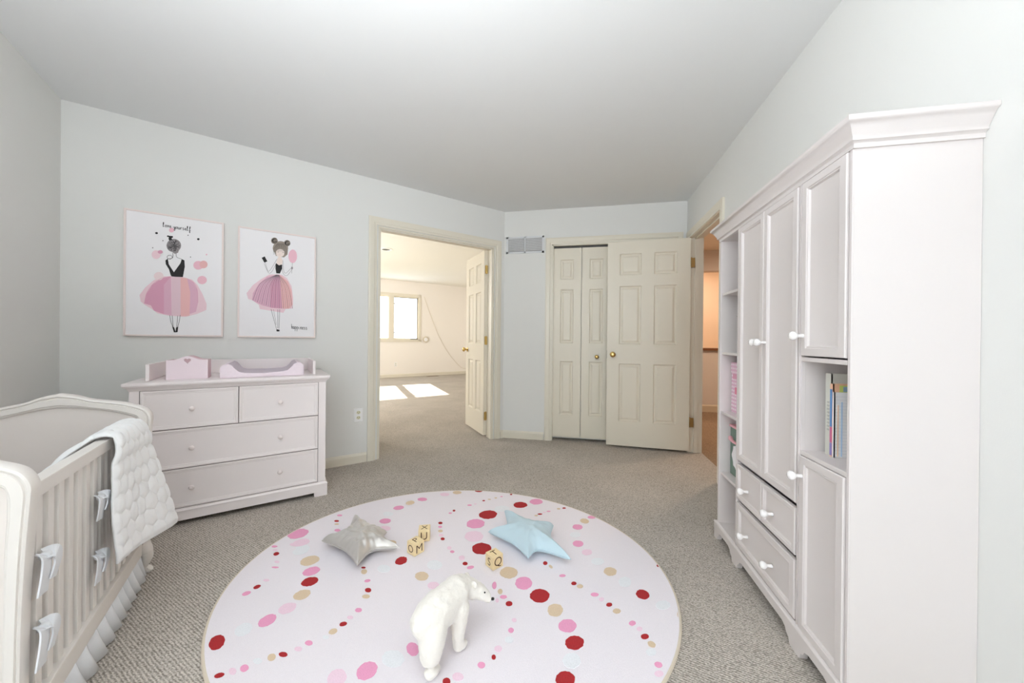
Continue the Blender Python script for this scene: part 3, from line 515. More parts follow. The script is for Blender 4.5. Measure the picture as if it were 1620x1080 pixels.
def canvas(label, u0, u1, z0, z1, art):
    w, h = u1-u0, z1-z0
    r = thing('art_print', label, 'picture', tuple(M((u0+u1)/2, 0, z0)), R45)
    bm = B()
    for a in ((-w/2, -w/2+.010, 0, h), (w/2-.010, w/2, 0, h), (-w/2+.010, w/2-.010, 0, .010), (-w/2+.010, w/2-.010, h-.010, h)): box(bm, a[0], a[1], -.024, -.001, a[2], a[3], .001)
    ob('frame', bm, mat('pale_blush_frame', (232, 218, 214), .5), r)
    ob('print', box(B(), -w/2+.010, w/2-.010, -.018, -.002, .010, h-.010), mat('art_paper', (238, 236, 238), .6), r)
    bms = {}; lay = 0
    for it in art.split(';'):
        k, c, ps = it.split('|'); P = [tuple(float(q)/1000 for q in p.split()) for p in ps.split(',')]
        P = [((a-.5)*w, b*h) for a, b in P]; lay += 1; y = -.0183 - lay*.00003; bm = bms.setdefault(c, B())
        if k == 'F':
            try: f = bm.faces.new([bm.verts.new((a, y, b)) for a, b in P])
            except ValueError: continue
        else:
            wd = {'1': .0007, '2': .0010, '4': .0012}[k[1]]
            Q = catmull(P, 4)
            L = []
            for i, q in enumerate(Q):
                t = Vector(Q[min(i+1, len(Q)-1)]) - Vector(Q[max(i-1, 0)])
                if t.length < 1e-7: t = Vector((1, 0))
                n = Vector((-t.y, t.x)).normalized()*wd
                L.append((bm.verts.new((q[0]-n.x, y, q[1]-n.y)), bm.verts.new((q[0]+n.x, y, q[1]+n.y))))
            for a, b in zip(L, L[1:]): bm.faces.new((a[0], a[1], b[1], b[0]))
    for c, bm in bms.items():
        TRI(bm)
        ob({'ink': 'ink_drawing', 'hair': 'pencil_drawing', 'hair2': 'pencil_hair'}.get(c, 'watercolour'), bm, mat('print_'+c, PRC[c], .7), r, kind='stuff')
canvas('framed watercolour of a dancer seen from behind in a pink tutu, lettered love yourself', .262, .746, 1.057, 1.856, ART1)
canvas('framed drawing of a girl with hair buns and striped pink skirt, lettered happiness', .825, 1.3125, 1.057, 1.851, ART2)

# ---------------------------------------------------------------- outlet, air vent, register, cable
def outlet(label, loc, rz, z, w=.071, h=.115):
    r = thing('wall_outlet', label, 'outlet', loc, rz)
    ob('cover_plate', front(B(), -w/2, w/2, z-h/2, z+h/2, 0, [(0, 0), (0, .003), (.003, .006), (.006, .006)]), PLATE, r)
    for dz in (-.022, .022):
        pts = [(.017*math.cos(t)*(1 if abs(math.cos(t)) < .8 else .93), z+dz+.014*math.sin(t)) for t in [2*PI*k/20 for k in range(20)]]
        s = ob('socket', poly(B(), pts, -.0085, -.005), mat('ivory_plastic', (214, 210, 180), .4), r)
        bm = B(); box(bm, -.008, -.0055, -.0092, -.008, z+dz-.001, z+dz+.008); box(bm, .0055, .008, -.0092, -.008, z+dz-.001, z+dz+.008); box(bm, -.002, .002, -.0092, -.008, z+dz-.010, z+dz-.006); ob('slot', bm, DARK, s)
outlet('white duplex wall outlet low between the chest and the double doorway', tuple(M(1.639, 0)), R45, .406)
outlet('small white wall outlet beneath the window of the sunlit room', tuple(M(3.834, -6.68)), R45, .36)
av = thing('air_vent', 'white louvred return air vent high on the wall beside the closet', 'vent', (-.582, YB, 0), 0)
bm = B(); X0, X1, Z0, Z1 = -.205, .205, 1.985, 2.165
for a in ((X0, X1, Z0, Z0+.02), (X0, X1, Z1-.02, Z1), (X0, X0+.022, Z0, Z1), (X1-.022, X1, Z0, Z1), (-.008, .008, Z0, Z1)): box(bm, a[0], a[1], -.006, -.0005, a[2], a[3], .001)
ob('frame', bm, mat('vent_paint', (214, 216, 218), .4), av); ob('duct', box(B(), X0+.02, X1-.02, -.0012, -.0005, Z0+.018, Z1-.018), mat('duct_grey', (70, 70, 72), .8), av)
for sx in (-1, 1):
    for k in range(15):
        bm = B(); x = sx*.098; box(bm, x-.088, x+.088, -.0042, -.0032, 0, .0072, 0, Matrix.Translation((0, 0, Z0+.0245+k*.0091)) @ Matrix.Translation((0, -.0035, 0)) @ Matrix.Rotation(.5, 4, 'X') @ Matrix.Translation((0, .0035, 0))); ob('slat', bm, mat('vent_slat', (206, 207, 208), .4), av)
fr = thing('floor_register', 'brown metal floor register by the baseboard of the sunlit room', 'floor vent', tuple(M(4.84, -6.50)), R45)
BR = mat('brown_metal', (120, 100, 80), .5); bm = B()
for a in ((-.17, .17, -.055, -.045), (-.17, .17, .045, .055), (-.17, -.16, -.045, .045), (.16, .17, -.045, .045)): box(bm, a[0], a[1], a[2], a[3], 0, .006)
ob('frame', bm, BR, fr)
for k in range(14): ob('slat', box(B(), -.155+k*.0235, -.145+k*.0235, -.045, .045, .001, .005), BR, fr)
cb = tube(B(), [tuple(M(u, -6.665, z)) for u, z in catmull([(4.63, 2.30), (4.80, 1.85), (5.05, 1.25), (5.40, .66), (5.78, .25), (5.95, .17), (6.18, .14)], 6)], .0045, 8)
tag(ob('coaxial_cable', cb, mat('beige_cable', (216, 206, 186), .5), smooth=True), 'thin beige cable sagging down the wall from the window corner', 'cable')
th = thing('thermostat', 'round white dial on the wall at the lower window corner', 'dial', tuple(M(4.68, -6.66, 1.06)), R45)
ob('ring', lathe(B(), [(.001, 0), (.085, 0), (.085, .02), (.06, .028), (.001, .028)], FRONT, 28), mat('beige_plastic', (206, 196, 176), .5), th, True); ob('face', lathe(B(), [(.001, .028), (.058, .028), (.055, .034), (.001, .034)], FRONT, 28), PLATE, th, True)
sd = thing('recessed_light', 'small recessed ceiling light in the sunlit room', 'ceiling light', tuple(M(2.723, -3.411, 2.70)), R45)
ob('trim_ring', lathe(B(), [(.10, 0), (.11, -.002), (.11, -.008), (.075, -.012), (.072, 0)], None, 28), PLATE, sd, True); ob('inner_disc', lathe(B(), [(.001, -.001), (.073, -.001), (.073, -.004), (.001, -.004)], None, 24), mat('dark_disc', (70, 66, 62), .5), sd)

# ================================================================ CRIB  (built in long-wall coordinates u, -v ; root at its middle)
CU, CV = .33, 1.44
cr = thing('baby_crib', 'white baby crib with arched end boards and slatted side near the chest', 'crib', tuple(M(CU, CV)), R45)
HU = catmull([(.250, .13), (.252, .37), (.259, .55), (.266, .664), (.267, .700), (.255, .728), (.235, .745), (.19, .765), (.14, .778), (.087, .790), (.043, .809), (0, .819)], 5)
IN = catmull([(.215, .17), (.217, .37), (.219, .55), (.222, .62), (.222, .660), (.221, .682), (.217, .697), (.19, .713), (.14, .733), (.087, .747), (.043, .756), (0, .759)], 5)
def endboard(v, dz=0, k=1):
    r = ob('end_board', B(), CRIBM, cr)
    outer = [(a*k, z+dz) for a, z in HU] + [(-a*k, z+dz) for a, z in HU[-2::-1]]
    inner = [(a*k, z+dz) for a, z in IN] + [(-a*k, z+dz) for a, z in IN[-2::-1]]
    bm = B(); prof = [(0, .014), (.06, .020), (.16, .022), (.24, .020), (.27, .018), (.32, .022), (.74, .022), (.80, .017), (.88, .016), (.96, .008), (1, .006)]
    L = []
    seq = [(t, d) for t, d in prof] + [(t, -d) for t, d in prof[::-1]]
    for t, d in seq: L.append([(a+(c-a)*t, -v+CV+d, b+(e-b)*t) for (a, b), (c, e) in zip(outer, inner)])
    L.append(L[0]); n = len(outer); V = [[bm.verts.new(p) for p in l] for l in L[:-1]]; V.append(V[0])
    for A_, B_ in zip(V, V[1:]):
        for i in range(n-1): bm.faces.new((A_[i], A_[i+1], B_[i+1], B_[i]))
    bm.faces.new([v_[0] for v_ in V[:-1]]); bm.faces.new([v_[-1] for v_ in V[:-1]][::-1])
    box(bm, -.215, .215, -v+CV-.018, -v+CV+.018, .12+dz, .20+dz, .003)
    bmesh.ops.recalc_face_normals(bm, faces=bm.faces); bm.to_mesh(r.data); bm.free(); r.data.materials.append(CRIBM)
    for p in r.data.polygons: p.use_smooth = True
    r.data.set_sharp_from_angle(angle=math.radians(30))
    bm = B(); rings(bm, [[(a, -v+CV+y, z) for a, z in inner] for y in (-.006, .006)]); TRI(bm)
    ob('inset_panel', bm, mat('crib_panel_paint', (230, 222, 217), .5), r)
VH, VF = 1.0, 1.865
endboard(VH); endboard(VF, 0, .93)
for s, nm in ((1, 'top_rail'), (-1, 'top_rail')):
    x0, x1 = (.205, .238) if s > 0 else (-.238, -.205)
    ob('top_rail', box(B(), x0, x1, CV-VF+.02, CV-VH-.02, .652, .690, .004), CRIBM, cr)
    ob('bottom_rail', box(B(), x0+.004, x1+.004*s, CV-VF+.02, CV-VH-.02, .095, .155, .004), CRIBM, cr)
    xm = (x0+x1)/2
    sm = None
    for k in range(14):
        v = 1.075+k*.0556
        if sm is None: o = ob('slat', box(B(), -.008, .008, -.015, .015, .150, .656, .004), CRIBM, cr, loc=(xm, CV-v, 0)); sm = o.data
        else: o = bpy.data.objects.new('slat', sm); COL.objects.link(o); o.parent = cr; o.location = (xm, CV-v, 0)
    for v in (VH, VF):
        sg = 1 if v == VF else -1
        P = catmull([(s*.232, 0, .20), (s*.236, 0, .15), (s*.247, 0, .105), (s*.247, 0, .07), (s*.236, 0, .045), (s*.236, 0, .024), (s*.250, 0, .012), (s*.262, 0, .020)], 4)
        P = [(a, CV-v - sg*(.004+.012*max(0, 1-c/.1)), c) for a, b, c in P]
        n = len(P); R = [(.024 if i < n*.5 else .024-.010*(i-n*.5)/(n*.5)) for i in range(n)]; R[-1] = .006
        ob('leg', tube(B(), P, R, 12), CRIBM, cr, True)
mt = thing('mattress', 'white crib mattress lying inside the baby crib', 'mattress', tuple(M(CU, CV, .17)), R45)
ob('cover', box(B(), -.19, .19, -(VF-CV)+.035, (CV-VH)-.035, 0, .11, .02), mat('white_cotton', (238, 238, 240), .9, bump=.2, bscale=500), mt)
# bumper with ribbon ties
bp_ = thing('crib_bumper', 'pale padded crib bumper tied behind the slats with white ribbons', 'bumper', tuple(M(CU, CV)), R45)
LIN = mat('white_linen', (226, 228, 232), .85, bump=.25, bscale=700)
ob('padded_panel', box(B(), .178, .198, CV-VF+.03, CV-VH-.03, .285, .52, .008), mat('cream_quilted_cotton', (228, 220, 214), .9), bp_)
def strip(P, w, wdir, th=.0016):
    P = [Vector(p) for p in catmull(P, 5)]; bm = B(); n = len(P); L = []
    for i, p in enumerate(P):
        t = (P[min(i+1, n-1)]-P[max(i-1, 0)]).normalized(); s = Vector(wdir); s = (s - t*s.dot(t)).normalized(); nn = t.cross(s)
        ww = w*(1+.25*i/n)/2; q = p
        L.append([q-s*ww-nn*th, q+s*ww-nn*th, q+s*ww+nn*th, q-s*ww+nn*th])
    return rings(bm, L)
for v, z, s in ((1.815, .500, .9), (1.478, .520, .7), (1.490, .330, .8), (1.822, .325, .9)):
    y = CV-v; k = ob('ribbon_tie', lathe(B(), [(.001, -.010), (.010, -.006), (.012, 0), (.010, .006), (.001, .010)], Matrix.Translation((.245, y, z)) @ Matrix.Rotation(PI/2, 4, 'X'), 10), LIN, bp_, True)
    ob('tail', strip([(.242, y, z+.004), (.250, y-.010, z-.004), (.252, y-.020, z-.040*s), (.249, y-.026, z-.092*s)], .036, (0, 1, -.15)), LIN, k)
    ob('tail', strip([(.242, y, z+.006), (.256, y+.014, z+.002), (.258, y+.022, z-.025*s), (.253, y+.010, z-.070*s)], .034, (0, 1, .35)), LIN, k)
# gathered skirt
sk = B(); n = 240; L0 = []; L1 = []; L2 = []
for i in range(n):
    t = i/(n-1); y = (CV-VF+.03) + t*(VF-VH-.06); w = math.sin(t*2*PI*13 + 1.5*math.sin(t*9)); w2 = math.sin(t*2*PI*13 + 1.5*math.sin(t*9)-.9)
    L0.append(sk.verts.new((.232+.003*w, y, .125))); L1.append(sk.verts.new((.238+.013*w, y+.004*w2, .065))); L2.append(sk.verts.new((.246+.022*w, y+.010*w2, .008+.004*w2)))
for A_, B_ in ((L0, L1), (L1, L2)):
    for i in range(n-1): sk.faces.new((A_[i], A_[i+1], B_[i+1], B_[i]))
sko = ob('crib_skirt', sk, LIN, None, 'all', loc=tuple(M(CU, CV)), rz=R45); tag(sko, 'white gathered fabric skirt hanging under the crib side rail', 'skirt')
so_ = sko.modifiers.new('t', 'SOLIDIFY'); so_.thickness = .002
# quilt draped over the rail
def lerp(a, b, t): return a+(b-a)*t
QN, QM = 110, 150; cells = []
random.seed(11)
for i in range(-1, 8):
    for j in range(-1, 13):
        cells.append(((i+.5*(j % 2)+random.uniform(-.16, .16))/6.0, (j+random.uniform(-.14, .14))/10.5))
def puff(a, b):
    ds = sorted(((a-x)**2*.38+(b-y)**2)**.5 for x, y in cells if abs(a-x) < .4 and abs(b-y) < .25)
    e = (ds[1]-ds[0])*11; return min(1, max(0, e))**.45
def quilt_pt(a, b):     # a across (0 near end .. 1 far end), b along the drape (0 inside .. 1 hem)
    if b < .18:
        t = b/.18; v = lerp(lerp(1.53, 1.20, a), lerp(1.40, 1.11, a), t)
        u = lerp(.455, .533, t); z = lerp(.585, .697, t**.55)
    elif b < .27:
        t = (b-.18)/.09; v = lerp(1.395, 1.105, a); u = lerp(.533, .580, t); z = .697 + .006*math.sin(PI*t)
    else:
        t = (b-.27)/.73; tt = t**.9
        v = lerp(lerp(1.395, 1.505, min(1, t*1.6)), lerp(1.105, 1.09, t), a) if a < 2 else 0
        v = lerp(1.395 + .11*min(1, t*1.5)**.8, 1.105 - .01*t, a)
        ub = lerp(.612, .690, a**1.1); u = .580 + (ub-.580)*tt + .010*math.sin(PI*min(1, t*5))*(1-t) + .008*math.sin(a*7+t*2)*t
        z = lerp(.697, lerp(.298, .238, a), t) - .0*math.sin(PI*a)
        if t < .08: u += 0
    return Vector((u, -v, z))
qb = B(); G = []
for i in range(QN+1):
    row = []
    for j in range(QM+1):
        a, b = i/QN, j/QM; p = quilt_pt(a, b); e = 1e-2
        da = quilt_pt(min(1, a+e), b)-quilt_pt(max(0, a-e), b); db = quilt_pt(a, min(1, b+e))-quilt_pt(a, max(0, b-e))
        n_ = db.cross(da).normalized()
        if n_.x < 0 and b > .3: n_ = -n_
        if b <= .3 and n_.z < 0: n_ = -n_
        edge = min(a, 1-a, b, 1-b)*30; h = .010*puff(a, b)*min(1, edge) + .0035*min(1, edge)
        row.append(qb.verts.new(p + n_*h))
    G.append(row)
for i in range(QN):
    for j in range(QM): qb.faces.new((G[i][j], G[i+1][j], G[i+1][j+1], G[i][j+1]))
qo = ob('quilt', qb, mat('white_satin_quilt', (236, 237, 238), .55, sheen=.3), None, 'all', loc=tuple(MO), rz=R45)
tag(qo, 'white quilted baby blanket draped over the crib rail', 'quilt')
for v in qo.data.vertices: pass
md = qo.modifiers.new('t', 'SOLIDIFY'); md.thickness = .007; md.offset = 0

# ================================================================ RUG
rg = thing('round_rug', 'round pale pink rug with trails of red, pink and beige dots', 'rug', (-.558, 1.537, 0), .05)
RA, RB = .956, .804
RUGM = mat('pale_pink_pile', (233, 227, 232), .95, bump=.5, bscale=420, var=.02, vscale=300)
E_ = lambda k, z, n=128: [((RA+k)*math.cos(2*PI*i/n), (RB+k)*math.sin(2*PI*i/n), z) for i in range(n)]
ob('pile', rings(B(), [E_(-.004, .001), E_(-.002, .010), E_(-.006, .012)]), RUGM, rg)
ob('binding', rings(B(), [E_(-.006, .0005), E_(.002, .0005), E_(.004, .006), E_(.001, .011), E_(-.005, .0115)], cap1=False), mat('beige_binding', (214, 202, 184), .9), rg)
DC = dict(R=(170, 38, 42), P=(232, 160, 194), L=(236, 208, 223), B=(216, 194, 166), W=(230, 231, 235))
DM = {k: mat('pile_'+n, DC[k], .95, bump=.5, bscale=420, var=.10 if k == 'R' else .04, vscale=160) for k, n in (('R', 'red'), ('P', 'pink'), ('L', 'light_pink'), ('B', 'beige'), ('W', 'white'))}
DOTS = """R,-1425,1443,8,8,13,-10 L,-1458,1468,12,3,5,-5 P,-1481,1493,11,2,6,-6 L,-1386,1529,38,8,13,-14 P,-1345,1356,16,3,5,-5 L,-1370,1391,12,2,8,-8 L,-1310,1276,13,3,7,-7 R,-1312,1234,8,10,11,-8 P,-1320,1194,9,11,12,-8 B,-1230,1430,29,26,30,-27 P,-1166,1366,23,24,25,-21 R,-1122,1306,25,20,23,-21 B,-1095,1233,20,22,24,-19 L,-1094,1160,19,22,25,-18 P,-1118,1095,13,25,25,-15 W,-1166,1044,11,22,30,-16 R,-1204,982,4,22,33,-15 R,-954,1435,10,2,4,-6 B,-935,1411,13,3,10,-16 P,-885,1360,11,6,7,-8 R,-849,1310,13,3,8,-12 B,-836,1276,15,3,6,-10 P,-821,1206,13,3,7,-10 L,-830,1168,12,2,5,-8 R,-835,1136,11,7,8,-8 B,-849,1100,10,9,11,-9 W,-857,1074,11,2,6,-7 P,-897,1042,13,3,8,-9 L,-914,1015,13,3,7,-8 R,-946,987,14,3,8,-8 B,-974,971,4,10,15,-7 W,-1006,951,14,3,10,-9 P,-1025,922,5,9,15,-7 L,-1051,906,12,2,11,-10 R,-1078,887,11,7,9,-6 P,-644,991,16,26,27,-17 L,-720,952,12,22,29,-16 W,-1340,1511,34,7,21,-23 P,-1460,1615,34,32,38,-34 L,-1382,1548,28,25,27,-25 P,-1485,1491,13,3,8,-8 R,-1425,1442,8,8,13,-10 L,-1454,1468,10,2,5,-5 P,-1376,1832,15,3,6,-9 R,-1350,1772,13,3,7,-9 B,-1327,1742,12,3,5,-7 P,-1280,1687,16,3,9,-12 R,-1232,1641,13,3,7,-9 P,-1086,1990,27,15,15,-23 B,-1048,2065,22,15,15,-24 P,-994,2127,31,7,11,-23 L,-880,2226,31,7,9,-24 W,-1109,1906,30,6,14,-23 P,-1081,1829,29,11,16,-25 L,-1039,1758,31,6,13,-22 R,-740,2026,8,2,4,-11 P,-751,1992,10,2,3,-8 R,-764,1873,12,3,5,-12 P,-750,1834,11,2,4,-10 B,-732,1795,12,3,5,-12 L,-712,1756,13,3,5,-12 R,-691,1726,11,2,5,-12 B,-932,1640,26,2,10,-20 R,-812,1516,20,19,19,-23 P,-603,1631,11,2,4,-10 L,-628,1657,11,2,5,-14 W,-1330,1486,25,22,26,-23 B,-808,2271,30,6,8,-23 R,-672,2327,25,5,5,-18 R,-443,2319,8,2,2,-9 P,-499,2273,8,2,2,-7 B,-532,2246,9,2,2,-8 B,-568,2218,10,2,2,-7 R,-599,2192,9,2,2,-8 P,-669,2113,14,3,3,-9 L,-639,2136,9,2,2,-6 R,-525,2022,51,17,14,-49 P,-568,1908,49,16,16,-47 L,-539,1783,48,10,15,-48 R,-469,1686,47,10,13,-47 R,-357,2183,43,9,7,-39 P,-265,2248,41,9,5,-39 W,-459,2111,46,10,8,-37 R,-223,2092,14,3,1,-8 B,-243,2070,10,2,1,-8 P,-175,2137,12,3,1,-7 L,-200,2117,10,2,1,-6 B,-117,2182,11,2,1,-9 R,-84,2198,11,2,0,-9 B,39,2065,25,-2,-2,-27 P,-1,1990,28,2,-1,-28 P,81,2118,24,5,-1,-18 W,-12,1908,28,6,0,-27 P,3,1827,27,2,-1,-28 L,46,1761,25,5,-1,-25 W,94,1698,30,6,-1,-27 R,-512,1556,12,2,4,-12 P,-479,1535,14,8,5,-10 L,-541,1594,14,3,6,-17 R,-147,1635,10,2,1,-14 B,-120,1615,9,-9,-3,-8 B,-301,1536,38,8,8,-38 P,-225,1482,35,7,6,-39 R,-149,1422,39,8,4,-38 B,-82,1358,29,6,2,-32 P,-33,1292,32,7,1,-30 R,-7,1224,32,7,0,-29 W,-15,1154,29,6,1,-28 R,-33,1087,29,6,1,-25 B,-312,1412,10,2,3,-15 P,-292,1385,14,3,2,-10 R,-263,1354,13,3,3,-13 L,-228,1278,9,2,2,-9 P,-231,1231,10,2,2,-11 W,-230,1191,15,3,3,-13 L,-259,1148,13,3,3,-12 R,-266,1115,7,1,2,-9 P,-64,1563,14,3,0,-9 R,-14,1523,11,2,0,-11 B,12,1510,13,3,-0,-12 P,71,1473,16,3,-0,-11 L,97,1452,10,2,-1,-11 R,125,1428,12,3,-1,-11 B,151,1400,15,3,-1,-13 P,201,1351,13,3,-2,-12 L,223,1330,11,2,-2,-10 R,236,1299,14,3,-2,-12 B,253,1270,12,-5,-6,-12 W,246,1239,17,3,-3,-15 P,259,1194,12,-1,-4,-11 L,254,1162,14,3,-2,-11 B,146,1635,28,2,-4,-30 W,203,1578,27,6,-4,-34 R,265,1514,25,-5,-9,-28 W,333,1469,28,6,-6,-25 B,385,1433,9,2,-5,-20 R,368,1723,7,1,-2,-9 B,-670,1435,29,6,13,-27 L,-596,1390,25,5,9,-21 P,-539,1090,12,14,22,-19 P,-298,1080,12,2,3,-11 R,-387,1007,12,2,4,-11 L,-358,1028,17,3,5,-13 W,-585,1045,36,7,16,-28 L,-313,1361,7,2,3,-11 P,-344,1442,9,2,5,-22 L,-316,1360,4,1,1,-5 W,-860,1447,29,6,14,-24 W,-647,1518,34,7,14,-32"""
random.seed(2); RI = Matrix.Rotation(-.05, 2)
for DI, it in enumerate(DOTS.split()):
    c, *q = it.split(','); q = [float(x)/1000 for x in q]
    ctr = RI @ (Vector(q[:2])-Vector((-.558, 1.537))); e1 = RI @ Vector(q[2:4]); e2 = RI @ Vector(q[4:6]); n = 28 if e1.length > .014 else 12
    pts = []
    for i in range(n):
        t = 2*PI*i/n; k = 1+random.uniform(-.05, .05)
        p = ctr + (e1*math.cos(t)+e2*math.sin(t))*k; f = math.hypot(p.x/(RA-.008), p.y/(RB-.008))
        if f > 1: p = p/f
        pts.append((p.x-ctr.x, p.y-ctr.y))
    ob('dot', poly(B(), pts, .0110, .0125+DI*4e-6, 'z'), DM[c], rg, loc=(ctr.x, ctr.y, 0))
ZR = .0133
# ---------------------------------------------------------------- star cushions
def star(name, label, tips, hgt, m, wr, seed, ztip=.0, inner=.485):
    c = Vector((sum(t[0] for t in tips)/5, sum(t[1] for t in tips)/5)); r = thing(name, label, 'cushion', (c.x, c.y, ZR))
    T = sorted([Vector(t)-c for t in tips], key=lambda p: math.atan2(p.y, p.x)); out = []
    for i in range(5):
        a, b = T[i], T[(i+1) % 5]; mid = (a+b)/2*inner/.5
        mid = (a.normalized()+b.normalized()).normalized()*((a.length+b.length)/2*inner)
        for k in range(9):
            t = k/9; p = (a*(1-t)**2 + mid*2*t*(1-t)*.9 + b*t*t) if 0 else (a.lerp(mid, t*2) if t < .5 else mid.lerp(b, (t-.5)*2))
            out.append(p)
    # smooth the inner corners
    for _ in range(2): out = [out[i] if i % 9 == 0 else (out[i-1]+out[i]*2+out[(i+1) % len(out)])/4 for i in range(len(out))]
    n = len(out); segs = [(out[i], out[(i+1) % n]) for i in range(n)]
    def dist(p):
        d = 9
        for a, b in segs:
            ab = b-a; t = max(0, min(1, (p-a).dot(ab)/ab.length_squared)); d = min(d, (p-(a+ab*t)).length)
        return d
    NR = 26; sub = 4; ring_pts = []
    for i in range(n):
        for s in range(sub): ring_pts.append(out[i].lerp(out[(i+1) % n], s/sub))
    N = len(ring_pts); bmx = B(); dm = dist(Vector((0, 0))); G2 = {1: [], -1: []}
    seam = [bmx.verts.new((p.x, p.y, hgt*.36 + ztip*(p.length/T[0].length))) for p in ring_pts]
    for sgn in (1, -1):
        rowsv = []
        for k in range(NR-1, 0, -1):
            f = (k/NR)**.85; row = []
            for i, p in enumerate(ring_pts):
                q = p*f; d = dist(q)/dm; base = hgt*.36 + ztip*(p.length*f/T[0].length)
                hh = (1-(1-min(1, d*.95))**2.1)**.62
                if sgn > 0:
                    z = base + hh*hgt*.66*(1 + wr*noise.noise(Vector((q.x*34, q.y*34, seed)))*1.0)
                    z += wr*.010*math.sin(math.atan2(q.y, q.x)*23+seed)*math.exp(-((d-.22)/.2)**2)
                else: z = max(.0004, base - hh*hgt*.45)
                row.append(bmx.verts.new((q.x, q.y, max(.0004, z))))
            rowsv.append(row)
        c0 = bmx.verts.new((0, 0, hgt*1.02 if sgn > 0 else .0004)); prev = seam
        for row in rowsv:
            for i in range(N): bmx.faces.new((prev[i], prev[(i+1) % N], row[(i+1) % N], row[i]))
            prev = row
        for i in range(N): bmx.faces.new((prev[i], prev[(i+1) % N], c0))
    ob('cover', bmx, m, r, 'all')
    ob('seam', tube(B(), [(v.x*1.003, v.y*1.003, hgt*.36 + ztip*(v.length/T[0].length)) for v in ring_pts+ring_pts[:1]], .0022, 6), m, r, True)
    return r
star('star_cushion', 'shiny silver grey star shaped cushion on the rug', [(-1.245, 1.528), (-.957, 1.395), (-.842, 1.552), (-.975, 1.665), (-1.240, 1.775)], .088, mat('silver_satin', (200, 196, 191), .36, .5, sheen=.3), .26, 3.1, .004)
star('star_cushion', 'pale blue velvet star shaped cushion on the rug', [(-.457, 1.772), (-.420, 2.005), (-.130, 1.905), (-.030, 1.625), (-.222, 1.597)], .092, mat('pale_blue_velvet', (188, 210, 219), .85, sheen=.2), .07, 7.7, .004)
# ---------------------------------------------------------------- alphabet blocks
LET = mat('dark_brown_print', (74, 44, 26), .6); MAPLE = mat('pale_maple', (236, 214, 168), .55, var=.05, vscale=40)
def glyph(ch_, s, mtx):
    cu = bpy.data.curves.new('letter', 'FONT'); cu.body = ch_; cu.size = s; cu.align_x = 'CENTER'; cu.align_y = 'CENTER'; cu.extrude = .0004; cu.offset = -.0006
    o = bpy.data.objects.new('letter', cu); COL.objects.link(o); dg = bpy.context.evaluated_depsgraph_get(); dg.update()
    me = bpy.data.meshes.new_from_object(o.evaluated_get(dg)); bpy.data.objects.remove(o)
    xs = [v.co.x for v in me.vertices]; ys = [v.co.y for v in me.vertices]
    me.transform(Matrix.Translation((-(min(xs)+max(xs))/2, -(min(ys)+max(ys))/2, 0))); me.transform(mtx); me.materials.clear(); me.materials.append(LET); return me
def block(label, x, y, th, fr_, sd_, tp, hh=.029):
    r = thing('alphabet_block', label, 'toy block', (x, y, ZR), th, 'wooden alphabet blocks on the rug')
    ob('cube', box(B(), -hh, hh, -hh, hh, 0, 2*hh, .003), MAPLE, r); e = .0004
    ob('front_letter', glyph(fr_, .056, Matrix.Translation((0, -hh-e, hh)) @ Matrix.Rotation(PI/2, 4, 'X')), None, r)
    if sd_: ob('side_letter', glyph(sd_, .050, Matrix.Translation((-hh-e, 0, hh)) @ Matrix.Rotation(-PI/2, 4, 'Z') @ Matrix.Rotation(PI/2, 4, 'X')), None, r)
    ob('top_letter', glyph(tp, .050, Matrix.Translation((0, 0, 2*hh+e))), None, r)
block('wooden alphabet block showing U, with an X on top', -.785, 1.708, .36, 'U', None, 'X')
block('wooden alphabet block showing O and M, beside the silver star', -.779+.0025, 1.551+.040, 1.10, 'M', 'O', 'P')
block('wooden alphabet block showing S and Q, below the blue star', -.384+.0075, 1.530+.040, .89, 'Q', 'S', 'T')
# ---------------------------------------------------------------- toy polar bear (one continuous body)
def blend_body(name, parent, caps, m, vox=.004):
    bm = B()
    for P, R in caps:
        P = [Vector(p) for p in P]; L = []
        PP = [P[0]-(P[1]-P[0]).normalized()*R[0]*.98, P[0]-(P[1]-P[0]).normalized()*R[0]*.7] + P + [P[-1]+(P[-1]-P[-2]).normalized()*R[-1]*.7, P[-1]+(P[-1]-P[-2]).normalized()*R[-1]*.98]
        RR = [R[0]*.15, R[0]*.72] + list(R) + [R[-1]*.72, R[-1]*.15]
        tube(bm, PP, RR, 16)
    me = bpy.data.meshes.new(name); bmesh.ops.recalc_face_normals(bm, faces=bm.faces); bm.to_mesh(me); bm.free()
    o = bpy.data.objects.new(name, me); COL.objects.link(o)
    rm = o.modifiers.new('r', 'REMESH'); rm.mode = 'VOXEL'; rm.voxel_size = vox; s = o.modifiers.new('s', 'SMOOTH'); s.iterations = 14; s.factor = .6
    dg = bpy.context.evaluated_depsgraph_get(); dg.update(); m2 = bpy.data.meshes.new_from_object(o.evaluated_get(dg)); bpy.data.objects.remove(o)
    for v in m2.vertices:
        n = noise.noise(v.co*150)*.0011 + noise.noise(v.co*60)*.0016; v.co += v.normal*n
    m2.materials.clear(); m2.materials.append(m); m2.name = name
    return ob(name, m2, None, parent, 'all')
hd = Vector((.40, .92, 0)).normalized(); rt = Vector((hd.y, -hd.x, 0))
BO = Vector((-.458, 1.035, ZR)); pbear = thing('toy_polar_bear', 'white toy polar bear walking away across the dotted rug', 'toy animal', tuple(BO), math.atan2(hd.y, hd.x))
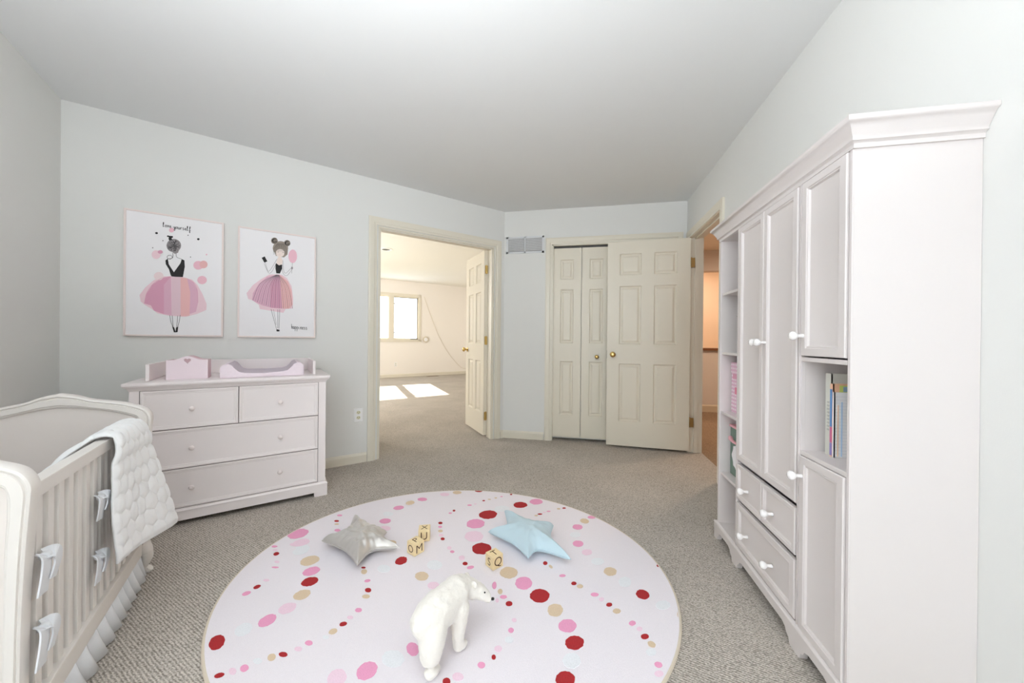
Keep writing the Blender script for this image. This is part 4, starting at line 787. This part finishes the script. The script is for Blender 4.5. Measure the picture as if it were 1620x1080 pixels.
# local frame: x forward, y to its left
FUR = mat('ivory_plush', (234, 229, 221), .9, bump=.5, bscale=260, sheen=.4, var=.02, vscale=60)
caps = [
 ([(-.010, 0, .158), (.030, 0, .165), (.085, 0, .168), (.125, 0, .172)], [.052, .056, .052, .050]),
 ([(.03, 0, .150), (.09, 0, .150)], [.054, .050]),
 ([(.115, 0, .178), (.155, .002, .168), (.185, -.012, .152)], [.048, .040, .034]),           # neck
 ([(.185, -.016, .150), (.205, -.036, .138), (.219, -.056, .122)], [.033, .027, .018]),       # head, turned to its right and down
 ([(.214, -.050, .124), (.222, -.064, .114)], [.018, .014]),
 ([(-.004, -.022, .135), (-.014, -.028, .095), (-.020, -.031, .055), (-.018, -.031, .024)], [.047, .040, .030, .024]),
 ([(-.024, -.031, .018), (.004, -.032, .015)], [.018, .015]),
 ([(.002, .028, .13), (.020, .030, .08), (.014, .031, .04), (.016, .031, .022)], [.042, .031, .024, .022]),
 ([(.014, .031, .018), (.040, .031, .015)], [.018, .015]),
 ([(.110, -.028, .14), (.106, -.032, .09), (.098, -.034, .05), (.098, -.035, .022)], [.036, .027, .022, .020]),
 ([(.096, -.035, .017), (.122, -.040, .014)], [.017, .014]),
 ([(.120, .028, .14), (.136, .030, .09), (.150, .031, .05), (.150, .031, .022)], [.036, .027, .022, .020]),
 ([(.150, .031, .017), (.176, .031, .014)], [.017, .014]),
 ([(-.050, 0, .172), (-.058, 0, .158)], [.012, .009])]
bb_ = blend_body('body', pbear, caps, FUR)
for s in (-1, 1):
    o = ob('ear', lathe(B(), [(.001, -.004), (.009, -.004), (.012, 0), (.010, .005), (.005, .003), (.001, .002)], Matrix.Translation((.182+.010*s, -.014+s*.026, .182)) @ Matrix.Rotation(s*.5, 4, 'X') @ Matrix.Rotation(PI/2, 4, 'Y'), 14), FUR, pbear, 'all')
BLK2 = mat('black_glass_bead', (20, 18, 18), .2)
for a in ((.203, -.062, .146), (.226, -.040, .144)): ob('eye', lathe(B(), [(.0005, -.003), (.0028, -.0012), (.0028, .0012), (.0005, .003)], Matrix.Translation(a), 10), BLK2, pbear, 'all')
ob('nose', lathe(B(), [(.0005, -.006), (.006, -.002), (.006, .002), (.0005, .005)], Matrix.Translation((.2285, -.078, .115)), 12), BLK2, pbear, 'all')
# ---------------------------------------------------------------- outside the window of the next room
gr = ob('lawn', box(B(), -40, 4, 13, 50, -1.5, -1.4), mat('pale_grass', (150, 160, 120), .9), kind='structure', loc=(0, 0, 0))
hs = thing('neighbour_house', 'pale sided house seen through the bright window', 'house', tuple(M(-1.5, -26, -1.4)), R45)
ob('wall', box(B(), -3, 3, 0, 5, 0, 4.2), mat('pale_siding', (200, 206, 214), .8), hs)
for k in range(18): ob('siding_board', box(B(), -3, 3, -.03, 0, .2+k*.22, .4+k*.22), mat('pale_siding', (200, 206, 214), .8), hs)
ob('roof', rings(B(), [[(x, -.4, 4.2), (x, 5.4, 4.2), (x, 2.5, 6.2)] for x in (-3.3, 3.3)]), mat('grey_shingle', (150, 152, 160), .9), hs)
